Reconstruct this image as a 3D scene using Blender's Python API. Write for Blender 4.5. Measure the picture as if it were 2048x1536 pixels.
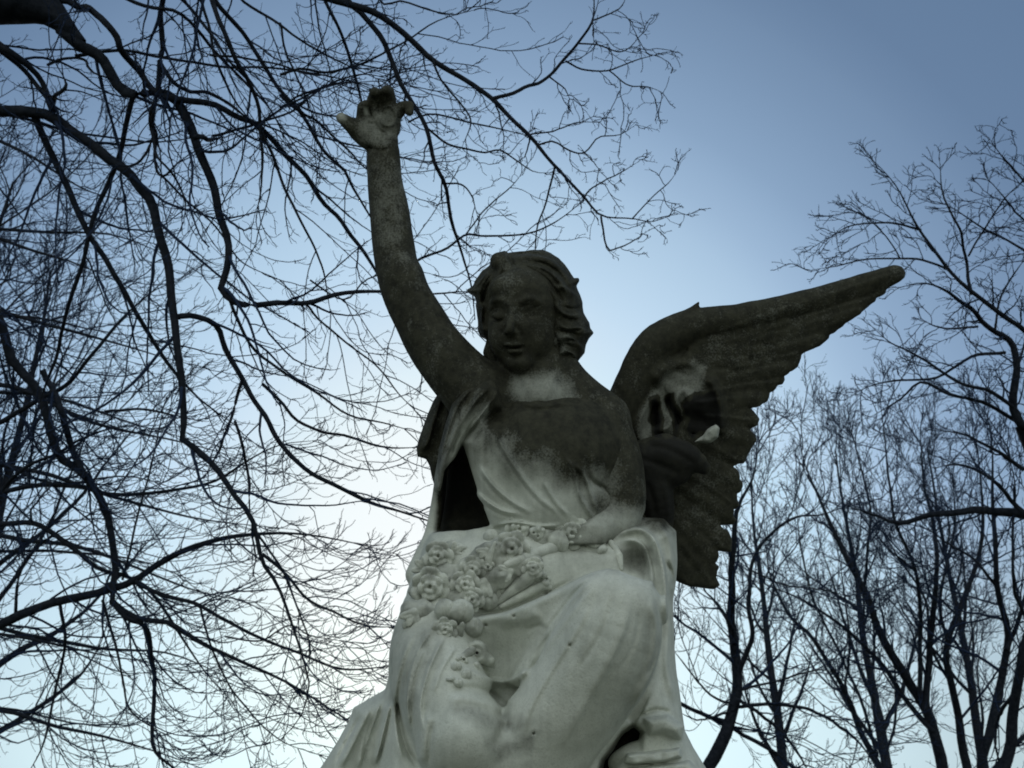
import bpy, math, random
import numpy as np
from mathutils import Vector, Matrix

for o in list(bpy.data.objects):
    bpy.data.objects.remove(o)
SC = bpy.context.scene
COL = SC.collection

# ------------------------------------------------------------------ camera
PITCH = math.radians(25.0)
CAM = np.array([0.0, 0.0, 1.6])
FPX = 2000.0                     # focal length in pixels of the 2048 wide photograph
cam_d = bpy.data.cameras.new('camera')
cam = bpy.data.objects.new('camera', cam_d)
COL.objects.link(cam)
cam.location = CAM
cam.rotation_euler = (math.radians(90) + PITCH, 0, 0)
cam_d.sensor_width = 36.0
cam_d.lens = FPX / 2048 * 36.0
cam_d.clip_end = 2000
cam_d.clip_start = 0.05
SC.camera = cam
cam_d.dof.use_dof = True
cam_d.dof.focus_distance = 2.45
cam_d.dof.aperture_fstop = 9.0

# ------------------------------------------------------------------ light
SUN_EL = math.radians(14.5)
SUN_AZ = math.radians(-0.5)      # low, straight ahead, hidden by the statue
sun_dir = Vector((math.sin(SUN_AZ) * math.cos(SUN_EL), math.cos(SUN_AZ) * math.cos(SUN_EL), math.sin(SUN_EL)))
world = bpy.data.worlds.new('World')
SC.world = world
world.use_nodes = True
wn, wl = world.node_tree.nodes, world.node_tree.links
wn.clear()
w_out = wn.new('ShaderNodeOutputWorld')
w_bg = wn.new('ShaderNodeBackground')
w_bg.inputs['Strength'].default_value = 0.13
sky = wn.new('ShaderNodeTexSky')
sky.sky_type = 'NISHITA'
sky.sun_disc = False
sky.sun_elevation = SUN_EL
sky.sun_rotation = SUN_AZ
sky.air_density = 1.0
sky.dust_density = 0.6
sky.ozone_density = 2.0
def wmath(op, a, b_=None, c=None):
    n_ = wn.new('ShaderNodeMath'); n_.operation = op
    for i, q in enumerate((a, b_, c)):
        if q is None:
            continue
        if isinstance(q, (int, float)):
            n_.inputs[i].default_value = q
        else:
            wl.new(q, n_.inputs[i])
    return n_.outputs[0]


def wmix(kind, fac, a, b_):
    n_ = wn.new('ShaderNodeMix'); n_.data_type = 'RGBA'; n_.blend_type = kind
    if isinstance(fac, (int, float)):
        n_.inputs[0].default_value = fac
    else:
        wl.new(fac, n_.inputs[0])
    for i, q in ((6, a), (7, b_)):
        if isinstance(q, tuple):
            n_.inputs[i].default_value = q
        else:
            wl.new(q, n_.inputs[i])
    return n_.outputs[2]


# evening sky: the clear-sky model plus the pale glow round the hidden sun, a milky horizon and the
# added fill behind the camera that lights the statue in place of flash
w_tc = wn.new('ShaderNodeTexCoord')
w_dot = wn.new('ShaderNodeVectorMath'); w_dot.operation = 'DOT_PRODUCT'
wl.new(w_tc.outputs['Generated'], w_dot.inputs[0])
GLOW = Vector((-0.062, 0.966, 0.250)).normalized()
w_dot.inputs[1].default_value = GLOW
ang = wmath('ARCCOSINE', wmath('MINIMUM', w_dot.outputs['Value'], 0.99999))
w_r = wn.new('ShaderNodeValToRGB')
w_r.color_ramp.interpolation = 'B_SPLINE'
AMAX = math.radians(60)
STOPS = ((0, (1.0, 1.0, 1.0)), (8, (0.95, 1.0, 1.0)), (12, (0.68, 0.83, 0.92)), (16.5, (0.54, 0.74, 0.92)), (19.5, (0.49, 0.685, 0.86)), (23, (0.395, 0.57, 0.755)),
         (25, (0.335, 0.49, 0.68)), (28, (0.252, 0.385, 0.565)), (34, (0.158, 0.248, 0.39)), (37, (0.130, 0.213, 0.348)), (60, (0.085, 0.145, 0.25)))
el_ = w_r.color_ramp.elements
el_[0].position = 0; el_[0].color = STOPS[0][1] + (1,)
el_[1].position = 1; el_[1].color = STOPS[-1][1] + (1,)
for dg, c_ in STOPS[1:-1]:
    e_ = el_.new(math.radians(dg) / AMAX); e_.color = c_ + (1,)
wl.new(wmath('DIVIDE', ang, AMAX), w_r.inputs[0])
w_sep = wn.new('ShaderNodeSeparateXYZ'); wl.new(w_tc.outputs['Generated'], w_sep.inputs[0])
hz = wn.new('ShaderNodeMapRange'); hz.interpolation_type = 'SMOOTHSTEP'
wl.new(w_sep.outputs['Z'], hz.inputs[0])
hz.inputs[1].default_value = 0.31; hz.inputs[2].default_value = 0.05; hz.inputs[3].default_value = 0; hz.inputs[4].default_value = 1
bk = wn.new('ShaderNodeMapRange'); bk.interpolation_type = 'SMOOTHSTEP'
wl.new(w_sep.outputs['Y'], bk.inputs[0])
bk.inputs[1].default_value = 0.15; bk.inputs[2].default_value = -0.8; bk.inputs[3].default_value = 0; bk.inputs[4].default_value = 1
BACK_FILL = (0.95, 0.98, 0.87, 1)
glow = wmix('ADD', hz.outputs[0], w_r.outputs[0], (0.245, 0.26, 0.135, 1))
glow = wmix('ADD', bk.outputs[0], glow, BACK_FILL)
nish = wn.new('ShaderNodeVectorMath'); nish.operation = 'MINIMUM'
wl.new(sky.outputs[0], nish.inputs[0]); nish.inputs[1].default_value = (5.6, 7.0, 7.6)
gs = wn.new('ShaderNodeVectorMath'); gs.operation = 'SCALE'; gs.inputs['Scale'].default_value = 1 / 0.13
wl.new(glow, gs.inputs[0])
wl.new(wmix('MIX', 0.82, nish.outputs[0], gs.outputs[0]), w_bg.inputs['Color'])
wl.new(w_bg.outputs[0], w_out.inputs['Surface'])

sun_l = bpy.data.lights.new('sun', 'SUN')
sun_l.energy = 0.25
sun_l.angle = math.radians(3.0)
sun_l.color = (1.0, 0.93, 0.82)
sun_o = bpy.data.objects.new('sun', sun_l)
COL.objects.link(sun_o)
sun_o.rotation_euler = (-sun_dir).to_track_quat('-Z', 'Y').to_euler()
sun_o.location = (0, 0, 30)

SC.view_settings.view_transform = 'Standard'
SC.view_settings.look = 'None'
SC.view_settings.exposure = 0.0
SC.view_settings.gamma = 1.0
SC.cycles.filter_width = 1.8

# ------------------------------------------------------------------ helpers
cR = np.array([1.0, 0, 0])
cF = np.array([0.0, math.cos(PITCH), math.sin(PITCH)])
cU = np.array([0.0, -math.sin(PITCH), math.cos(PITCH)])


def WP(u, v, d):
    """point seen at photo pixel (u, v) that lies d metres ahead of the camera"""
    u, v, d = np.asarray(u, float), np.asarray(v, float), np.asarray(d, float)
    a = (u - 1024) / FPX * d
    b = -(v - 768) / FPX * d
    return CAM + d[..., None] * cF + a[..., None] * cR + b[..., None] * cU


def mesh_obj(name, verts, faces, mat, parent=None, smooth=True, attr=None):
    me = bpy.data.meshes.new(name)
    verts = np.asarray(verts, np.float32)
    faces = np.asarray(faces, np.int32)
    n, k = faces.shape
    me.vertices.add(len(verts))
    me.vertices.foreach_set('co', verts.ravel())
    me.loops.add(n * k)
    me.loops.foreach_set('vertex_index', faces.ravel())
    me.polygons.add(n)
    me.polygons.foreach_set('loop_start', np.arange(0, n * k, k, dtype=np.int32))
    me.polygons.foreach_set('loop_total', np.full(n, k, np.int32))
    if smooth:
        me.polygons.foreach_set('use_smooth', np.ones(n, bool))
    me.update(calc_edges=True)
    if attr is not None:
        for an, av in attr.items():
            a = me.attributes.new(an, 'FLOAT', 'POINT')
            a.data.foreach_set('value', np.asarray(av, np.float32))
    me.materials.append(mat)
    o = bpy.data.objects.new(name, me)
    COL.objects.link(o)
    if parent is not None:
        o.parent = parent
    return o


def thing(name, label, cat, loc, group=None):
    o = bpy.data.objects.new(name, None)
    o.empty_display_size = 0.2
    COL.objects.link(o)
    o.location = loc
    o['label'] = label
    o['category'] = cat
    if group:
        o['group'] = group
    return o


def cr(pts, step=8.0):
    """Catmull-Rom through rows of pts (any number of columns), resampled"""
    P = np.asarray(pts, float)
    if len(P) < 3:
        n = max(2, int(np.linalg.norm((P[-1] - P[0])[:2]) / step) + 1)
        t = np.linspace(0, 1, n)[:, None]
        return P[0] * (1 - t) + P[-1] * t
    Q = np.vstack([2 * P[0] - P[1], P, 2 * P[-1] - P[-2]])
    out = []
    for i in range(1, len(Q) - 2):
        p0, p1, p2, p3 = Q[i - 1], Q[i], Q[i + 1], Q[i + 2]
        n = max(1, int(np.linalg.norm((p2 - p1)[:2]) / step))
        t = np.linspace(0, 1, n, endpoint=False)[:, None]
        out.append(0.5 * (2 * p1 + (p2 - p0) * t + (2 * p0 - 5 * p1 + 4 * p2 - p3) * t * t
                          + (3 * p1 - p0 - 3 * p2 + p3) * t ** 3))
    out.append(P[-1:])
    return np.vstack(out)


def vnoise(p, seed=0):
    """smooth value noise, p (..., 3) -> 0..1"""
    pi = np.floor(p).astype(np.int64)
    pf = p - pi
    pf = pf * pf * (3 - 2 * pf)

    def hsh(x, y, z):
        h = (x * 374761393 + y * 668265263 + z * 2147483647 + seed * 1274126177) & 0xffffffff
        h = ((h ^ (h >> 13)) * 1274126177) & 0xffffffff
        return ((h ^ (h >> 16)) & 0xffff) / 65535.0
    r = 0
    for dx in (0, 1):
        for dy in (0, 1):
            for dz in (0, 1):
                w = (pf[..., 0] if dx else 1 - pf[..., 0]) * (pf[..., 1] if dy else 1 - pf[..., 1]) * (pf[..., 2] if dz else 1 - pf[..., 2])
                r = r + w * hsh(pi[..., 0] + dx, pi[..., 1] + dy, pi[..., 2] + dz)
    return r


def fbm(p, seed=0, octs=3):
    r, a, s = 0, 0.5, 0
    for i in range(octs):
        r = r + a * vnoise(p * 2 ** i, seed + i)
        s += a
        a *= 0.5
    return r / s


# ------------------------------------------------------------------ materials
def new_mat(name):
    m = bpy.data.materials.new(name)
    m.use_nodes = True
    nt = m.node_tree
    return m, nt.nodes, nt.links, nt.nodes['Principled BSDF']


def stone_mat(name, clean, clean2, grime, grime_shade2, rough=0.8, bump=0.25):
    m, n, l, b = new_mat(name)
    tc = n.new('ShaderNodeTexCoord')

    def noise(scale, detail=4, rough_=0.6):
        t = n.new('ShaderNodeTexNoise')
        t.inputs['Scale'].default_value = scale
        t.inputs['Detail'].default_value = detail
        t.inputs['Roughness'].default_value = rough_
        l.new(tc.outputs['Object'], t.inputs['Vector'])
        return t

    def ramp(src, p0, p1, c0=(0, 0, 0, 1), c1=(1, 1, 1, 1)):
        r = n.new('ShaderNodeValToRGB')
        r.color_ramp.elements[0].position = p0
        r.color_ramp.elements[1].position = p1
        r.color_ramp.elements[0].color = c0
        r.color_ramp.elements[1].color = c1
        l.new(src, r.inputs[0])
        return r
    n1, n2, n3, n4 = noise(7, 5), noise(38, 4, 0.7), noise(210, 3, 0.7), noise(16, 6, 0.75)
    cl = ramp(n1.outputs[0], 0.35, 0.68, clean2 + (1,), clean + (1,))
    # fine pores and specks on the pale stone
    sp = ramp(n3.outputs[0], 0.33, 0.52, (0.62, 0.62, 0.60, 1), (1, 1, 1, 1))
    mul = n.new('ShaderNodeMix'); mul.data_type = 'RGBA'; mul.blend_type = 'MULTIPLY'
    mul.inputs[0].default_value = 0.55
    l.new(cl.outputs[0], mul.inputs[6]); l.new(sp.outputs[0], mul.inputs[7])
    gr = ramp(n2.outputs[0], 0.36, 0.66, grime + (1,), grime_shade2 + (1,))
    at = n.new('ShaderNodeAttribute'); at.attribute_name = 'grime'
    # grime and painted-shade coverage: attribute broken up by noise
    a1 = n.new('ShaderNodeMath'); a1.operation = 'MULTIPLY_ADD'
    l.new(n4.outputs[0], a1.inputs[0]); a1.inputs[1].default_value = 0.6; a1.inputs[2].default_value = -0.30
    a1b = n.new('ShaderNodeMath'); a1b.operation = 'MULTIPLY_ADD'
    l.new(n3.outputs[0], a1b.inputs[0]); a1b.inputs[1].default_value = 0.6; a1b.inputs[2].default_value = -0.30
    a2 = n.new('ShaderNodeMath'); a2.operation = 'ADD'
    l.new(at.outputs['Fac'], a2.inputs[0]); l.new(a1.outputs[0], a2.inputs[1])
    a3 = n.new('ShaderNodeMath'); a3.operation = 'ADD'
    l.new(a2.outputs[0], a3.inputs[0]); l.new(a1b.outputs[0], a3.inputs[1])
    cov = ramp(a3.outputs[0], 0.05, 0.92)
    mx = n.new('ShaderNodeMix'); mx.data_type = 'RGBA'
    l.new(cov.outputs[0], mx.inputs[0]); l.new(mul.outputs[2], mx.inputs[6]); l.new(gr.outputs[0], mx.inputs[7])
    # near-black for stains and painted-in hollow shade where the attribute runs past full grime
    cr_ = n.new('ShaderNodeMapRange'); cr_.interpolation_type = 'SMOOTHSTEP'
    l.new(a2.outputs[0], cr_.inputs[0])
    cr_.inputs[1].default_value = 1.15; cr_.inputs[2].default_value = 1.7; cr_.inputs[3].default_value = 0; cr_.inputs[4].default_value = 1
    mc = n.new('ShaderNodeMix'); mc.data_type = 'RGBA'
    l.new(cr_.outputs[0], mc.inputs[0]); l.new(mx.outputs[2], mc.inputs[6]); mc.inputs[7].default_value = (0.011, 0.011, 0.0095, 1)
    l.new(mc.outputs[2], b.inputs['Base Color'])
    b.inputs['Roughness'].default_value = rough
    b.inputs['Specular IOR Level'].default_value = 0.25
    bp = n.new('ShaderNodeBump'); bp.inputs['Strength'].default_value = bump; bp.inputs['Distance'].default_value = 0.01
    hs = n.new('ShaderNodeMath'); hs.operation = 'MULTIPLY_ADD'
    l.new(n3.outputs[0], hs.inputs[0]); hs.inputs[1].default_value = 0.5
    l.new(n2.outputs[0], hs.inputs[2])
    l.new(hs.outputs[0], bp.inputs['Height'])
    l.new(bp.outputs[0], b.inputs['Normal'])
    return m


M_STONE = stone_mat('weathered_marble', (0.63, 0.645, 0.57), (0.51, 0.53, 0.465), (0.017, 0.0168, 0.0105), (0.043, 0.042, 0.027))


def bark_mat(name, c0, c1):
    m, n, l, b = new_mat(name)
    tc = n.new('ShaderNodeTexCoord')
    t = n.new('ShaderNodeTexNoise'); t.inputs['Scale'].default_value = 22; t.inputs['Detail'].default_value = 5
    l.new(tc.outputs['Object'], t.inputs['Vector'])
    r = n.new('ShaderNodeValToRGB')
    r.color_ramp.elements[0].position = 0.35; r.color_ramp.elements[1].position = 0.7
    r.color_ramp.elements[0].color = c0 + (1,); r.color_ramp.elements[1].color = c1 + (1,)
    l.new(t.outputs[0], r.inputs[0]); l.new(r.outputs[0], b.inputs['Base Color'])
    b.inputs['Roughness'].default_value = 0.9
    b.inputs['Specular IOR Level'].default_value = 0.1
    bp = n.new('ShaderNodeBump'); bp.inputs['Strength'].default_value = 0.6; bp.inputs['Distance'].default_value = 0.02
    l.new(t.outputs[0], bp.inputs['Height']); l.new(bp.outputs[0], b.inputs['Normal'])
    return m


M_BARK = bark_mat('dark_bark', (0.010, 0.013, 0.019), (0.024, 0.028, 0.038))
M_TWIG = bark_mat('twig_bark', (0.013, 0.022, 0.047), (0.024, 0.038, 0.074))  # blue of lens colour fringing tinted into the bark

m, n, l, b = new_mat('winter_turf')
t = n.new('ShaderNodeTexNoise'); t.inputs['Scale'].default_value = 1.5; t.inputs['Detail'].default_value = 8
r = n.new('ShaderNodeValToRGB')
r.color_ramp.elements[0].color = (0.06, 0.07, 0.035, 1); r.color_ramp.elements[1].color = (0.14, 0.13, 0.08, 1)
l.new(t.outputs[0], r.inputs[0]); l.new(r.outputs[0], b.inputs['Base Color'])
b.inputs['Roughness'].default_value = 0.95
M_GROUND = m

# ------------------------------------------------------------------ ground
S = 600.0
g = mesh_obj('ground', [(-S, -S, 0), (S, -S, 0), (S, S, 0), (-S, S, 0)], [(0, 1, 2, 3)], M_GROUND, smooth=False)
g['kind'] = 'structure'

# ------------------------------------------------------------------ carving kit
D0 = 2.4
PX = D0 / FPX                    # metres per pixel at the statue


class Grid:
    """a block of stone as a signed distance field over (u, v, w); carved, then skinned"""

    def __init__(s, lo, hi, h):
        s.lo, s.h = np.array(lo, float), float(h)
        s.n = [int((hi[i] - lo[i]) / h) + 1 for i in range(3)]
        s.F = np.full(s.n, 60.0, np.float32)
        s.ax = [(lo[i] + h * np.arange(s.n[i])).astype(np.float32) for i in range(3)]

    def win(s, lo, hi):
        sl = []
        for i in range(3):
            a = max(0, int(math.floor((lo[i] - s.lo[i]) / s.h)))
            b_ = min(s.n[i], int(math.ceil((hi[i] - s.lo[i]) / s.h)) + 1)
            if b_ <= a:
                return None
            sl.append(slice(a, b_))
        return tuple(sl)

    def co(s, sl):
        return (s.ax[0][sl[0]][:, None, None], s.ax[1][sl[1]][None, :, None], s.ax[2][sl[2]][None, None, :])

    def put(s, sl, d, k, op='+'):
        a = s.F[sl]
        if op == '-':
            d = -d
            if k > 0:
                h = np.clip(0.5 - 0.5 * (a - d) / k, 0, 1)
                s.F[sl] = a * (1 - h) + d * h + k * h * (1 - h)
            else:
                s.F[sl] = np.maximum(a, d)
            return
        if k > 0:
            h = np.clip(0.5 + 0.5 * (a - d) / k, 0, 1)
            s.F[sl] = a * (1 - h) + d * h - k * h * (1 - h)
        else:
            s.F[sl] = np.minimum(a, d)

    def ell(s, c, r, k=10, op='+', rot=0.0, tilt=0.0):
        """ellipsoid; rot turns it in the picture plane, tilt about the vertical"""
        c, r = np.array(c, float), np.array(r, float)
        R = r.max() + 2 * k + 6
        sl = s.win(c - R, c + R)
        if sl is None:
            return
        x, y, z = s.co(sl)
        x, y, z = x - c[0], y - c[1], z - c[2]
        if rot:
            ca, sa = math.cos(rot), math.sin(rot)
            x, y = ca * x + sa * y, -sa * x + ca * y
        if tilt:
            ca, sa = math.cos(tilt), math.sin(tilt)
            x, z = ca * x + sa * z, -sa * x + ca * z
        k0 = np.sqrt((x / r[0]) ** 2 + (y / r[1]) ** 2 + (z / r[2]) ** 2)
        k1 = np.sqrt((x / r[0] ** 2) ** 2 + (y / r[1] ** 2) ** 2 + (z / r[2] ** 2) ** 2) + 1e-9
        s.put(sl, (k0 * (k0 - 1) / k1).astype(np.float32), k, op)

    def petal(s, c, r, n, up, k=2.0):
        """thin rounded plate facing n, its long axis along up"""
        c = np.array(c, float); n = np.array(n, float); n /= np.linalg.norm(n)
        a1 = np.array(up, float); a1 -= n * (a1 @ n); a1 /= np.linalg.norm(a1) + 1e-9
        a2 = np.cross(n, a1)
        R = max(r) + 2 * k + 4
        sl = s.win(c - R, c + R)
        if sl is None:
            return
        x, y, z = s.co(sl)
        x, y, z = x - c[0], y - c[1], z - c[2]
        p = [(x * a_[0] + y * a_[1] + z * a_[2]) for a_ in (a1, a2, n)]
        p[2] = p[2] + 0.16 * (p[0] ** 2 + p[1] ** 2) / max(r)           # cupped
        k0 = np.sqrt((p[0] / r[0]) ** 2 + (p[1] / r[1]) ** 2 + (p[2] / r[2]) ** 2)
        k1 = np.sqrt((p[0] / r[0] ** 2) ** 2 + (p[1] / r[1] ** 2) ** 2 + (p[2] / r[2] ** 2) ** 2) + 1e-9
        s.put(sl, (k0 * (k0 - 1) / k1).astype(np.float32), k)

    def tube(s, pts, rad, k=10, op='+', fz=1.0, smooth=True):
        """round bar through pts (u, v, w) with a radius at each; fz > 1 flattens it front to back"""
        A = np.column_stack([np.asarray(pts, float), np.asarray(rad, float)])
        if smooth:
            A = cr(A, 14)
        m_ = A[:, 3].max() + 2 * k + 4
        lo, hi = A[:, :3].min(0) - m_, A[:, :3].max(0) + m_
        sl = s.win(lo, hi)
        if sl is None:
            return
        D = np.full([q.stop - q.start for q in sl], 60.0, np.float32)
        for i in range(len(A) - 1):
            a, b_ = A[i], A[i + 1]
            mm = max(a[3], b_[3]) + 2 * k + 4
            s2 = s.win(np.minimum(a[:3], b_[:3]) - mm, np.maximum(a[:3], b_[:3]) + mm)
            if s2 is None:
                continue
            x, y, z = s.co(s2)
            d_ = b_[:3] - a[:3]
            dd = float(d_ @ d_) + 1e-9
            t = np.clip(((x - a[0]) * d_[0] + (y - a[1]) * d_[1] + (z - a[2]) * d_[2]) / dd, 0, 1)
            q = np.sqrt((x - a[0] - t * d_[0]) ** 2 + (y - a[1] - t * d_[1]) ** 2 + (fz * (z - a[2] - t * d_[2])) ** 2) - (a[3] + t * (b_[3] - a[3]))
            s3 = tuple(slice(s2[j].start - sl[j].start, s2[j].stop - sl[j].start) for j in range(3))
            D[s3] = np.minimum(D[s3], q)
        s.put(sl, D, k, op)

    def slab(s, poly, w0, T, R, k=10, op='+', bulge=0.0):
        """solid with outline poly, half thickness T round the mid-surface w0, edges rounded over R"""
        P = np.asarray(poly, float)
        m_ = 2 * k + 14
        lo2, hi2 = P.min(0) - m_, P.max(0) + m_
        if callable(w0):
            cs = np.array([w0(a, b_) for a, b_ in P])
            wl_, wh = cs.min() - 30, cs.max() + 30
        else:
            wl_ = wh = w0
        sl = s.win((lo2[0], lo2[1], wl_ - T - m_), (hi2[0], hi2[1], wh + T + m_))
        if sl is None:
            return
        x, y, z = s.co(sl)
        d2 = poly_sd(x[:, :, 0], y[:, :, 0], P)
        W0 = w0(x[:, :, 0], y[:, :, 0])[:, :, None] if callable(w0) else w0
        zz = (z - W0) * (R / T)
        f = np.sqrt(np.maximum(d2[:, :, None] + R, 0) ** 2 + zz ** 2) - R
        s.put(sl, f.astype(np.float32), k, op)

    def stroke(s, pts, width, amp, wlo=-1e9, whi=1e9, taper=0.2, kind='ridge'):
        """raise (amp > 0) or sink (amp < 0) the surface along a line drawn on it"""
        P = cr(np.asarray(pts, float)[:, :2], 8)
        m_ = width * 2.6
        lo2, hi2 = P.min(0) - m_, P.max(0) + m_
        sl = s.win((lo2[0], lo2[1], wlo if wlo > -1e8 else s.lo[2]), (hi2[0], hi2[1], whi if whi < 1e8 else s.ax[2][-1]))
        if sl is None:
            return
        x, y, _ = s.co(sl)
        x, y = x[:, :, 0], y[:, :, 0]
        best = np.full(np.broadcast(x, y).shape, 1e6)
        T = np.zeros_like(best)
        SG = np.zeros_like(best)
        n_ = len(P) - 1
        for i in range(n_):
            d_ = P[i + 1] - P[i]
            dd = d_ @ d_ + 1e-9
            t = np.clip(((x - P[i, 0]) * d_[0] + (y - P[i, 1]) * d_[1]) / dd, 0, 1)
            ex, ey = x - P[i, 0] - t * d_[0], y - P[i, 1] - t * d_[1]
            q = ex * ex + ey * ey
            c_ = q < best
            best = np.where(c_, q, best)
            T = np.where(c_, (i + t) / n_, T)
            SG = np.where(c_, d_[0] * ey - d_[1] * ex, SG)
        dist = np.sqrt(best)
        tp = np.clip(np.minimum(T, 1 - T) / max(taper, 1e-3), 0, 1)
        tp = tp * tp * (3 - 2 * tp)
        if kind == 'ridge':
            gq = np.exp(-(dist / width) ** 2)
        else:                      # one soft flank, one steep: a fold of cloth lying over the next
            gq = np.where(SG > 0, np.exp(-(dist / width) ** 2), np.exp(-(dist / (0.28 * width)) ** 2))
        s.F[sl] -= (amp * gq * tp).astype(np.float32)[:, :, None]

    def blob(s, c, ru, rv, amp, rot=0.0, wlo=-1e9, whi=1e9):
        R = max(ru, rv) * 2.4
        sl = s.win((c[0] - R, c[1] - R, wlo if wlo > -1e8 else s.lo[2]), (c[0] + R, c[1] + R, whi if whi < 1e8 else s.ax[2][-1]))
        if sl is None:
            return
        x, y, _ = s.co(sl)
        x, y = x[:, :, 0] - c[0], y[:, :, 0] - c[1]
        ca, sa = math.cos(rot), math.sin(rot)
        x, y = ca * x + sa * y, -sa * x + ca * y
        s.F[sl] -= (amp * np.exp(-(x / ru) ** 2 - (y / rv) ** 2)).astype(np.float32)[:, :, None]

    def rough(s, scale, amp, seed=0):
        """weathering: slow unevenness of the carved surface"""
        lo = s.lo
        st = max(1, int(scale / 5 / s.h))
        a = [q[::st] for q in s.ax]
        p = np.stack(np.meshgrid(a[0], a[1], a[2], indexing='ij'), -1) / scale
        nz = (fbm(p, seed, 2) - 0.5).astype(np.float32)
        for ax_ in range(3):
            idx = np.arange(s.n[ax_]) / st
            i0 = np.minimum(idx.astype(int), nz.shape[ax_] - 1)
            i1 = np.minimum(i0 + 1, nz.shape[ax_] - 1)
            sh = [1, 1, 1]; sh[ax_] = -1
            f = (idx - i0).astype(np.float32).reshape(sh)
            nz = np.take(nz, i0, ax_) * (1 - f) + np.take(nz, i1, ax_) * f
        s.F -= 2 * amp * nz

    def front(s, u, v):
        """w of the first surface met at pixel (u, v)"""
        i = int(np.clip(round((u - s.lo[0]) / s.h), 0, s.n[0] - 1))
        j = int(np.clip(round((v - s.lo[1]) / s.h), 0, s.n[1] - 1))
        c = s.F[i, j] < 0
        if not c.any():
            return None
        return float(s.ax[2][int(np.argmax(c))])

    def skin(s):
        F = s.F
        for ax_ in range(3):
            for e in (0, -1):
                ix = [slice(None)] * 3; ix[ax_] = e
                F[tuple(ix)] = np.maximum(F[tuple(ix)], 1.0)
        ins = F < 0
        nx, ny, nz = F.shape
        cnt = np.zeros((nx - 1, ny - 1, nz - 1), np.uint8)
        for dx in (0, 1):
            for dy in (0, 1):
                for dz in (0, 1):
                    cnt += ins[dx:nx - 1 + dx, dy:ny - 1 + dy, dz:nz - 1 + dz]
        ci = np.argwhere((cnt > 0) & (cnt < 8))
        idx = np.full(cnt.shape, -1, np.int32)
        idx[ci[:, 0], ci[:, 1], ci[:, 2]] = np.arange(len(ci))
        acc = np.zeros((len(ci), 3)); num = np.zeros(len(ci))
        corners = [(dx, dy, dz) for dx in (0, 1) for dy in (0, 1) for dz in (0, 1)]
        val = {c: F[ci[:, 0] + c[0], ci[:, 1] + c[1], ci[:, 2] + c[2]].astype(float) for c in corners}
        for c in corners:
            for ax_ in range(3):
                if c[ax_]:
                    continue
                e = list(c); e[ax_] = 1; e = tuple(e)
                a, b_ = val[c], val[e]
                cross = (a < 0) != (b_ < 0)
                t = np.where(cross, a / np.where(cross, a - b_, 1), 0)
                p = np.array(c, float)[None] + np.zeros((len(ci), 3))
                p[:, ax_] += t
                acc += np.where(cross[:, None], p, 0); num += cross
        V = (ci + acc / num[:, None]) * s.h + s.lo
        quads = []
        for ax_ in range(3):
            a_, b_ = (ax_ + 1) % 3, (ax_ + 2) % 3
            s0 = [slice(None)] * 3; s1 = [slice(None)] * 3
            s0[ax_] = slice(0, -1); s1[ax_] = slice(1, None)
            i0, i1 = ins[tuple(s0)], ins[tuple(s1)]
            e = np.argwhere(i0 != i1)
            ok = (e[:, a_] > 0) & (e[:, b_] > 0) & (e[:, a_] < F.shape[a_] - 1) & (e[:, b_] < F.shape[b_] - 1)
            e = e[ok]
            flip = i0[e[:, 0], e[:, 1], e[:, 2]]
            q = []
            for da, db in ((-1, -1), (0, -1), (0, 0), (-1, 0)):
                k = e.copy(); k[:, a_] += da; k[:, b_] += db
                q.append(idx[k[:, 0], k[:, 1], k[:, 2]])
            q = np.stack(q, 1)
            # (u, v, w) = (right, down, away) is right-handed
            q = np.where(flip[:, None], q, q[:, ::-1])
            quads.append(q)
        return V, np.vstack(quads)


def poly_sd(x, y, P):
    x, y = np.broadcast_arrays(x, y)
    d = np.full(x.shape, 1e12)
    sgn = np.ones(x.shape)
    n_ = len(P)
    for i in range(n_):
        a, b_ = P[i], P[i - 1]
        ex, ey = b_[0] - a[0], b_[1] - a[1]
        wx, wy = x - a[0], y - a[1]
        t = np.clip((wx * ex + wy * ey) / (ex * ex + ey * ey + 1e-12), 0, 1)
        d = np.minimum(d, (wx - ex * t) ** 2 + (wy - ey * t) ** 2)
        c1, c2, c3 = y >= a[1], y < b_[1], ex * wy > ey * wx
        sgn = np.where((c1 & c2 & c3) | (~c1 & ~c2 & ~c3), -sgn, sgn)
    return sgn * np.sqrt(d)


STATUE_BASE = WP(1075, 1640, D0 - 60 * PX)
STATUE_BASE[2] = 1.62


def statue_mesh(name, grid, grime_shade_fn, parent, smooth_it=1, mat=None):
    V, Q = grid.skin()
    for _ in range(smooth_it):           # one gentle relaxation takes the voxel steps out
        acc = np.zeros_like(V); c = np.zeros(len(V))
        for i in range(4):
            for j in ((i + 1) % 4,):
                np.add.at(acc, Q[:, i], V[Q[:, j]]); np.add.at(c, Q[:, i], 1)
                np.add.at(acc, Q[:, j], V[Q[:, i]]); np.add.at(c, Q[:, j], 1)
        V = 0.5 * V + 0.5 * acc / np.maximum(c, 1)[:, None]
    gr = grime_shade_fn(V[:, 0], V[:, 1], V[:, 2])
    X = WP(V[:, 0], V[:, 1], D0 + V[:, 2] * PX) - STATUE_BASE
    return mesh_obj(name, X, Q, mat or M_STONE, parent, attr={'grime': np.broadcast_to(gr, len(V))})


def mask(u, v, poly, soft=14.0, wob=0.0, seed=3):
    if wob:
        p = np.stack([u / 40, v / 40, 0 * u], -1)
        u = u + wob * (fbm(p, seed) - 0.5) * 2
        v = v + wob * (fbm(p + 7.3, seed + 9) - 0.5) * 2
    return np.clip(0.5 - poly_sd(u, v, np.asarray(poly, float)) / (2 * soft), 0, 1)


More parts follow.
